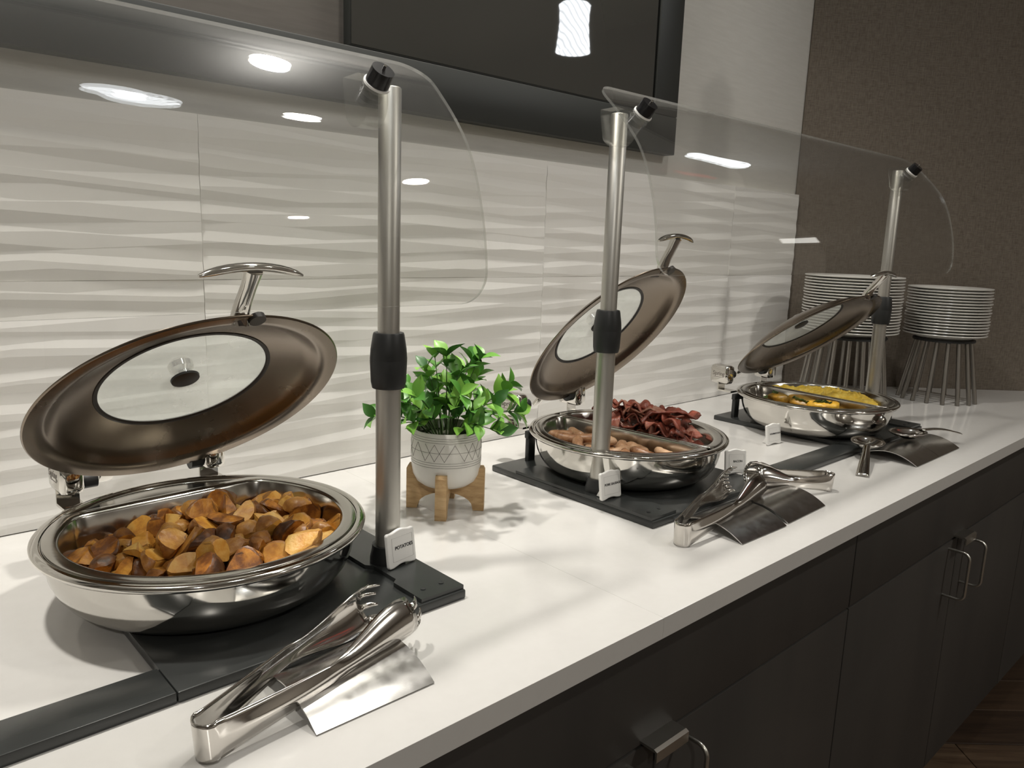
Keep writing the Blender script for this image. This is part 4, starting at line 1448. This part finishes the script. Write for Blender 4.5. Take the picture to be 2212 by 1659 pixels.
def card(label, a, b_, text, z, size, tilt=R(8), h=.037, sub=True):
    a = Vector((a[0], a[1], 0)); b_ = Vector((b_[0], b_[1], 0))
    w = (b_-a).length
    ang_ = math.atan2((b_-a).y, (b_-a).x)
    mid = (a+b_)/2
    t = thing('name_card', label, 'card', (mid.x, mid.y, z), ang_, 'small white dish name cards')
    T = .0045
    out = []
    N = 24
    hw = w/2
    def rc(cx, cz, a0, a1, r_=.003):
        return [(cx+r_*math.cos(a0+(a1-a0)*k/5), cz+r_*math.sin(a0+(a1-a0)*k/5)) for k in range(6)]
    out += rc(-hw+.003, .003, PI, PI*1.5)
    for k in range(1, 14):
        u = -1+2*k/14
        out.append((u*(hw-.004), .0016*(1+math.cos(u*PI))*.75))
    out += rc(hw-.003, .003, PI*1.5, PI*2)
    out += rc(hw-.003, h-.003, 0, PI/2)
    for k in range(1, 14):
        u = 1-2*k/14
        out.append((u*(hw-.004), h + .0016*(1+math.cos(u*PI))*.75 - .0004))
    out += rc(-hw+.003, h-.003, PI/2, PI)
    rot = Matrix.Rotation(-tilt, 4, 'X')
    mb = MB().prism(out, 'y', -T/2, T/2)
    me = mb.mesh('plaque', 'card_white', None)
    me.transform(rot)
    o = link('plaque', me, t)
    o.modifiers.new('bevel', 'BEVEL').width = .0012
    o.modifiers['bevel'].segments = 2
    o.modifiers['bevel'].limit_method = 'ANGLE'
    # wedge foot behind, so the card stands
    ft = MB().prism([(0, .0004), (.016, .0004), (.004, .022), (.0, .022)], 'x', -.008, .008)
    fm = ft.mesh('foot', 'card_white', None)
    fm.transform(Matrix.Translation((0, T/2, 0)))
    link('foot', fm, t)
    mt = rot @ Matrix.Translation((.003, -T/2-.00022, h*.54)) @ Matrix.Rotation(PI/2, 4, 'X')
    textmesh('lettering', text, size, 'ink', t, mt)
    if sub:
        bo = MB()
        x0, x1, z0, z1 = -hw+.006, hw-.004, .0065, h-.006
        for lo, hi in (((x0, z0), (x1, z0+.0003)), ((x0, z1), (x1, z1+.0003)), ((x0, z0), (x0+.0003, z1)), ((x1, z0), (x1+.0003, z1))):
            bo.box((lo[0], -T/2-.0002, lo[1]), (hi[0], -T/2-.00005, hi[1]))
        bm_ = bo.mesh('border_line', 'ink_pale')
        bm_.transform(rot)
        link('border_line', bm_, t)
    return t
card('white name card reading POTATOES, leaning by the nearest post', (.4145, -.3795), (.4525, -.3735), 'POTATOES', .0142, .0050)
card('white name card reading PORK SAUSAGE at the middle post', (.7545, -.3705), (.7935, -.372), 'PORK SAUSAGE', .0142, .0044)
card('white name card reading BACON, behind the tongs at the base corner', (1.013, -.3965), (1.044, -.4135), 'BACON', .0098, .0044)
card('white name card on the bare counter before the egg dish', (1.262, -.327), (1.303, -.3315), 'SCRAMBLED EGGS', .0003, .0038)

# ------------------------------------------------------------------ potted plant on a wooden stand
PX, PY = .600, -.235
ps = thing('plant_stand', 'small oak cross-legged stand under the white plant pot', 'plant stand', (PX, PY, 0), R(45))
def board(ax):
    hw, t_, zt = .051, .0072, .058
    poly = [(-hw, 0), (-hw+.014, 0)]
    for k in range(0, 13):
        a = PI - PI*k/12
        poly.append(((hw-.015)*math.cos(a), .004+.019*math.sin(a)))
    poly += [(hw-.014, 0), (hw, 0), (hw, zt-.004), (hw-.002, zt), (hw-.007, zt)]
    for k in range(0, 13):
        a = PI*k/12
        poly.append(((hw-.008)*math.cos(a), .054-.0205*math.sin(a)**.8))
    poly += [(-hw+.007, zt), (-hw+.002, zt), (-hw, zt-.004)]
    mb = MB()
    bm = bmesh.new()
    f = bm.faces.new([bm.verts.new((x, -t_, z)) for x, z in poly])
    ex = bmesh.ops.extrude_face_region(bm, geom=[f])
    bmesh.ops.translate(bm, vec=(0, 2*t_, 0), verts=[v for v in ex['geom'] if isinstance(v, bmesh.types.BMVert)])
    if ax == 'y':
        bmesh.ops.rotate(bm, matrix=Matrix.Rotation(PI/2, 3, 'Z'), verts=bm.verts, cent=(0, 0, 0))
        bmesh.ops.translate(bm, vec=(0, 0, 0.0004), verts=bm.verts)
    bmesh.ops.triangulate(bm, faces=[q for q in bm.faces if len(q.verts) > 4])
    mb.bm(bm)
    o = mb.obj('cross_board', 'oak', ps)
board('x'); board('y')

pp = thing('potted_plant', 'leafy green artificial plant in a white pot with etched triangles', 'plant', (PX, PY, .033))
PR = .0455
pot = MB().lathe([(0, .0008), (.022, .0006), (.031, .0025), (.0385, .008), (.0432, .017), (.0450, .027), (PR, .036), (PR, .0765), (.0450, .0775), (.0435, .0772), (.0430, .074), (.0425, .062), (0, .060)], 64).obj('pot', 'pot_white', pp, smooth=40)
lines = MB()
def ring(z, r_=.0002):
    lines.lathe([(PR+.0001, z-r_), (PR+.00026, z), (PR+.0001, z+r_)], 64)
for z in (.034, .037, .040, .066, .069, .072):
    ring(z)
NT = 11
def ln(a0, z0, a1, z1):
    p = []
    for k in range(5):
        u = k/4
        a = a0+(a1-a0)*u
        p.append(((PR+.00012)*math.cos(a), (PR+.00012)*math.sin(a), z0+(z1-z0)*u))
    lines.tube(p, .00024, seg=4)
for k in range(NT):
    a = 2*PI*k/NT; da = 2*PI/NT
    ln(a, .042, a+da/2, .064); ln(a+da/2, .064, a+da, .042)
    if k % 2 == 0:
        ln(a, .064, a+da/2, .042); ln(a+da/2, .042, a+da, .064)
    ln(a, .053, a+da, .053)
lines.obj('line_pattern', 'pot_line', pot, smooth=60)
MB().lathe([(.0424, .0655), (.03, .0675), (0, .068)], 32).obj('soil', 'soil', pp, smooth=40)

def leaf_mesh(fold, curl, name):
    N = 7
    vs = []; fs = []
    for k in range(N+1):
        u = k/N
        w = .30*math.sin(PI*min(1, u*1.02)**.9)*(1-.12*u)
        if k == N: w = .004
        if k == 0: w = .02
        z = curl*math.sin(u*PI*.7)*.35 - .06*u*u
        vs += [(u, -w, z+fold*w), (u, 0, z), (u, w, z+fold*w)]
    for k in range(N):
        a = 3*k
        fs += [(a, a+1, a+4, a+3), (a+1, a+2, a+5, a+4)]
    mb = MB(); mb.add(vs, fs)
    return mb.mesh(name, 'leaf', 80, fix=False)
LM = [leaf_mesh(.35, .3, 'leaf_a'), leaf_mesh(.5, .1, 'leaf_b'), leaf_mesh(.2, .5, 'leaf_c')]
rl = random.Random(21)
nleaf = 0
stems = []
for i in range(33):
    ring_ = (0, 1, 1, 2, 2)[i % 5]
    a = 2.399963*i + rl.uniform(-.2, .2)
    lean = [R(12), R(42), R(66)][ring_] + rl.uniform(-.14, .14)
    Ls = [.098, .084, .072][ring_]*rl.uniform(.85, 1.12)
    base = Vector((math.cos(a)*.008*(1+ring_), math.sin(a)*.008*(1+ring_), .066))
    pts = []
    for k in range(9):
        u = k/8
        th = lean*(.45+.55*u)
        pts.append(base + Vector((math.cos(a)*math.sin(th)*Ls*u, math.sin(a)*math.sin(th)*Ls*u, math.cos(th)*Ls*u)))
    MB().tube(pts, [.0010-.0005*k/8 for k in range(9)], seg=6).obj('stem', 'stem', pp, smooth=60)
    for k, cnt in ((3, 2), (5, 2), (7, 2), (8, 3)):
        q = pts[k]; tg = (pts[k]-pts[k-1]).normalized()
        for sidx in range(cnt):
            an = k*1.9 + sidx*2*PI/cnt + rl.uniform(-.4, .4)
            side = Matrix.Rotation(an, 3, tg) @ tg.orthogonal().normalized()
            d = (tg*rl.uniform(.4, .9) + side).normalized()
            if d.z < -.15 and q.z < .09:
                d.z = rl.uniform(-.12, .25); d.normalize()
            nz = (Vector((0, 0, 1))*.6 + tg*.6 - d*(Vector((0, 0, 1))*.6 + tg*.6).dot(d)).normalized()
            yv = nz.cross(d)
            sz = rl.uniform(.023, .031)
            o = link('leaf', LM[rl.randrange(3)], pp)
            mm = Matrix((d, yv, nz)).transposed().to_4x4() @ Matrix.Rotation(rl.uniform(-.5, .5), 4, 'X') @ Matrix.Diagonal((sz, sz, sz, 1))
            mm.translation = q
            o.matrix_local = mm
            nleaf += 1

# ------------------------------------------------------------------ plate stacks

def plate_stand(label, loc, rt_top, rb, h, n, rod=.0048):
    t = thing('plate_stand', label, 'plate stand', (loc[0], loc[1], 0), 0, 'steel rod plate stands')
    MB().lathe([(0, h-.006), (rt_top+.008, h-.006), (rt_top+.009, h-.004), (rt_top+.009, h-.001), (rt_top+.008, h), (0, h)], 48).obj('top_disc', 'black_plastic', t, smooth=30)
    for k in range(n):
        a = 2*PI*(k+.25)/n
        p = (rb*math.cos(a), rb*math.sin(a), .0002)
        q = (rt_top*math.cos(a), rt_top*math.sin(a), h-.0062)
        MB().cyl(p, q, rod, seg=14)  .obj('rod', 'rod_steel', t, smooth=60)
    return t

def plates(loc, r_, z, n, pitch, label, group):
    p = [(0, .0010), (r_*.55, .0010), (r_*.60, 0), (r_*.64, 0), (r_*.66, .0022), (r_*.80, .0062), (r_*.97, .0098), (r_*.995, .0108), (r_, .0122), (r_*.992, .0134), (r_*.97, .0132), (r_*.80, .0095), (r_*.66, .0052), (r_*.6, .0040), (0, .0038)]
    me = MB().lathe(p, 64).mesh('plate', 'plate_white', 40)
    rg = random.Random(n)
    for k in range(n):
        o = link('plate', me, None, (loc[0]+rg.uniform(-.0012, .0012), loc[1]+rg.uniform(-.0012, .0012), z+k*pitch))
        o.rotation_euler = (0, 0, rg.uniform(0, 6))
        tag(o, label, 'plate', group)
PLl = (1.838, -.200); PLr = (2.052, -.342)
plate_stand('steel rod stand under the larger plate stack, behind the egg dish', PLl, .078, .098, .156, 16)
plate_stand('steel rod stand under the right plate stack by the fabric wall', PLr, .060, .086, .152, 16)
plates(PLl, .110, .1562, 20, .0067, 'white round plate in the larger stack behind the egg dish', 'plates in the larger left stack')
plates(PLr, .0925, .1522, 17, .0069, 'white round plate in the smaller stack at the right', 'plates in the smaller right stack')

# ------------------------------------------------------------------ lamps

def downlight(x, y, label, power, spread=110):
    t = thing('recessed_downlight', label, 'ceiling light', (x, y, CEIL), 0, 'round recessed ceiling lights')
    MB().lathe([(.052, -.002), (.075, -.003), (.078, -.001), (.078, -.0002), (.052, -.0002)], 40, close=True).obj('trim_ring', 'white_plastic', t, smooth=40)
    MB().lathe([(0, -.0015), (.0515, -.0015), (.0515, -.0003), (0, -.0003)], 40).obj('lens', 'lamp_lens', t, smooth=40)
    ld = bpy.data.lights.new('downlight_lamp', 'AREA')
    ld.shape = 'DISK'; ld.size = .10
    ld.energy = power
    ld.color = DOWN_COL
    ld.spread = R(spread)
    lo = bpy.data.objects.new('downlight_lamp', ld)
    C.objects.link(lo)
    lo.parent = t
    lo.location = (0, 0, -.004)
    return t
downlight(-.05, -.14, 'recessed ceiling downlight above the left end of the counter', DOWN_POWER)
downlight(.86, -.09, 'recessed ceiling downlight above the middle of the counter', DOWN_POWER)
downlight(1.74, -1.85, 'recessed ceiling downlight out in the room, nearer the counter', DOWN_POWER*1.3, 150)
downlight(1.9, -3.3, 'recessed ceiling downlight far out in the room', DOWN_POWER*2.4, 150)
downlight(-.9, -2.4, 'recessed ceiling downlight behind the photographer', DOWN_POWER*2.4, 150)

def pendant(x, y, z0, label):
    t = thing('pendant_lamp', label, 'pendant lamp', (x, y, z0), 0, 'white glass pendant lamps over the counter front')
    prof = [(.046, 0), (.042, .035), (.039, .072), (.040, .102), (.042, .117), (.038, .121), (.012, .123)]
    sh = MB().lathe(prof + [(r_-.003, z+.0005) for r_, z in reversed(prof[:-1])], 48).obj('shade', 'pendant_glass', t, smooth=50)
    MB().lathe([(0, .030), (.014, .034), (.019, .05), (.014, .072), (.011, .095), (0, .095)], 24).obj('bulb', 'pendant_bulb', t, smooth=50)
    MB().cyl((0, 0, .122), (0, 0, .150), .013, .009, seg=20).obj('socket_cap', 'satin_steel', t, smooth=40)
    MB().cyl((0, 0, .150), (0, 0, CEIL-z0-.012), .0022, seg=8).obj('cord', 'white_plastic', t, smooth=40)
    MB().cyl((0, 0, CEIL-z0-.012), (0, 0, CEIL-z0-.0002), .045, .05, seg=28).obj('canopy', 'satin_steel', t, smooth=40)
    return t
pendant(.33, -.565, .87, 'white glass pendant lamp hanging above the potato dish')
pendant(1.585, -.55, .85, 'white glass pendant lamp mirrored in the dark screen')

downlight(.95, -.72, 'recessed ceiling downlight just in front of the counter', DOWN_POWER*.35, 140)
xs = thing('exit_sign', 'small red lit sign hung from the ceiling, mirrored in the guard', 'sign', (2.78, -1.25, 1.49))
MB().box((-.11, -.012, 0), (.11, .012, .08), bev=.003).obj('sign_box', 'exit_red', xs, smooth=40)
MB().cyl((0, 0, .0805), (0, 0, CEIL-1.49), .006, seg=10).obj('stem', 'white_plastic', xs)
wl = thing('wall_light', 'bright flat light panel on the far side wall', 'wall light', (WE.x, -1.80, .70))
MB().box((-.030, -.16, 0), (-.0005, .16, .15), bev=.002).obj('housing', 'white_plastic', wl, smooth=40)
MB().box((-.0345, -.11, .03), (-.0305, .11, .12)).obj('diffuser', 'panel_light', wl)
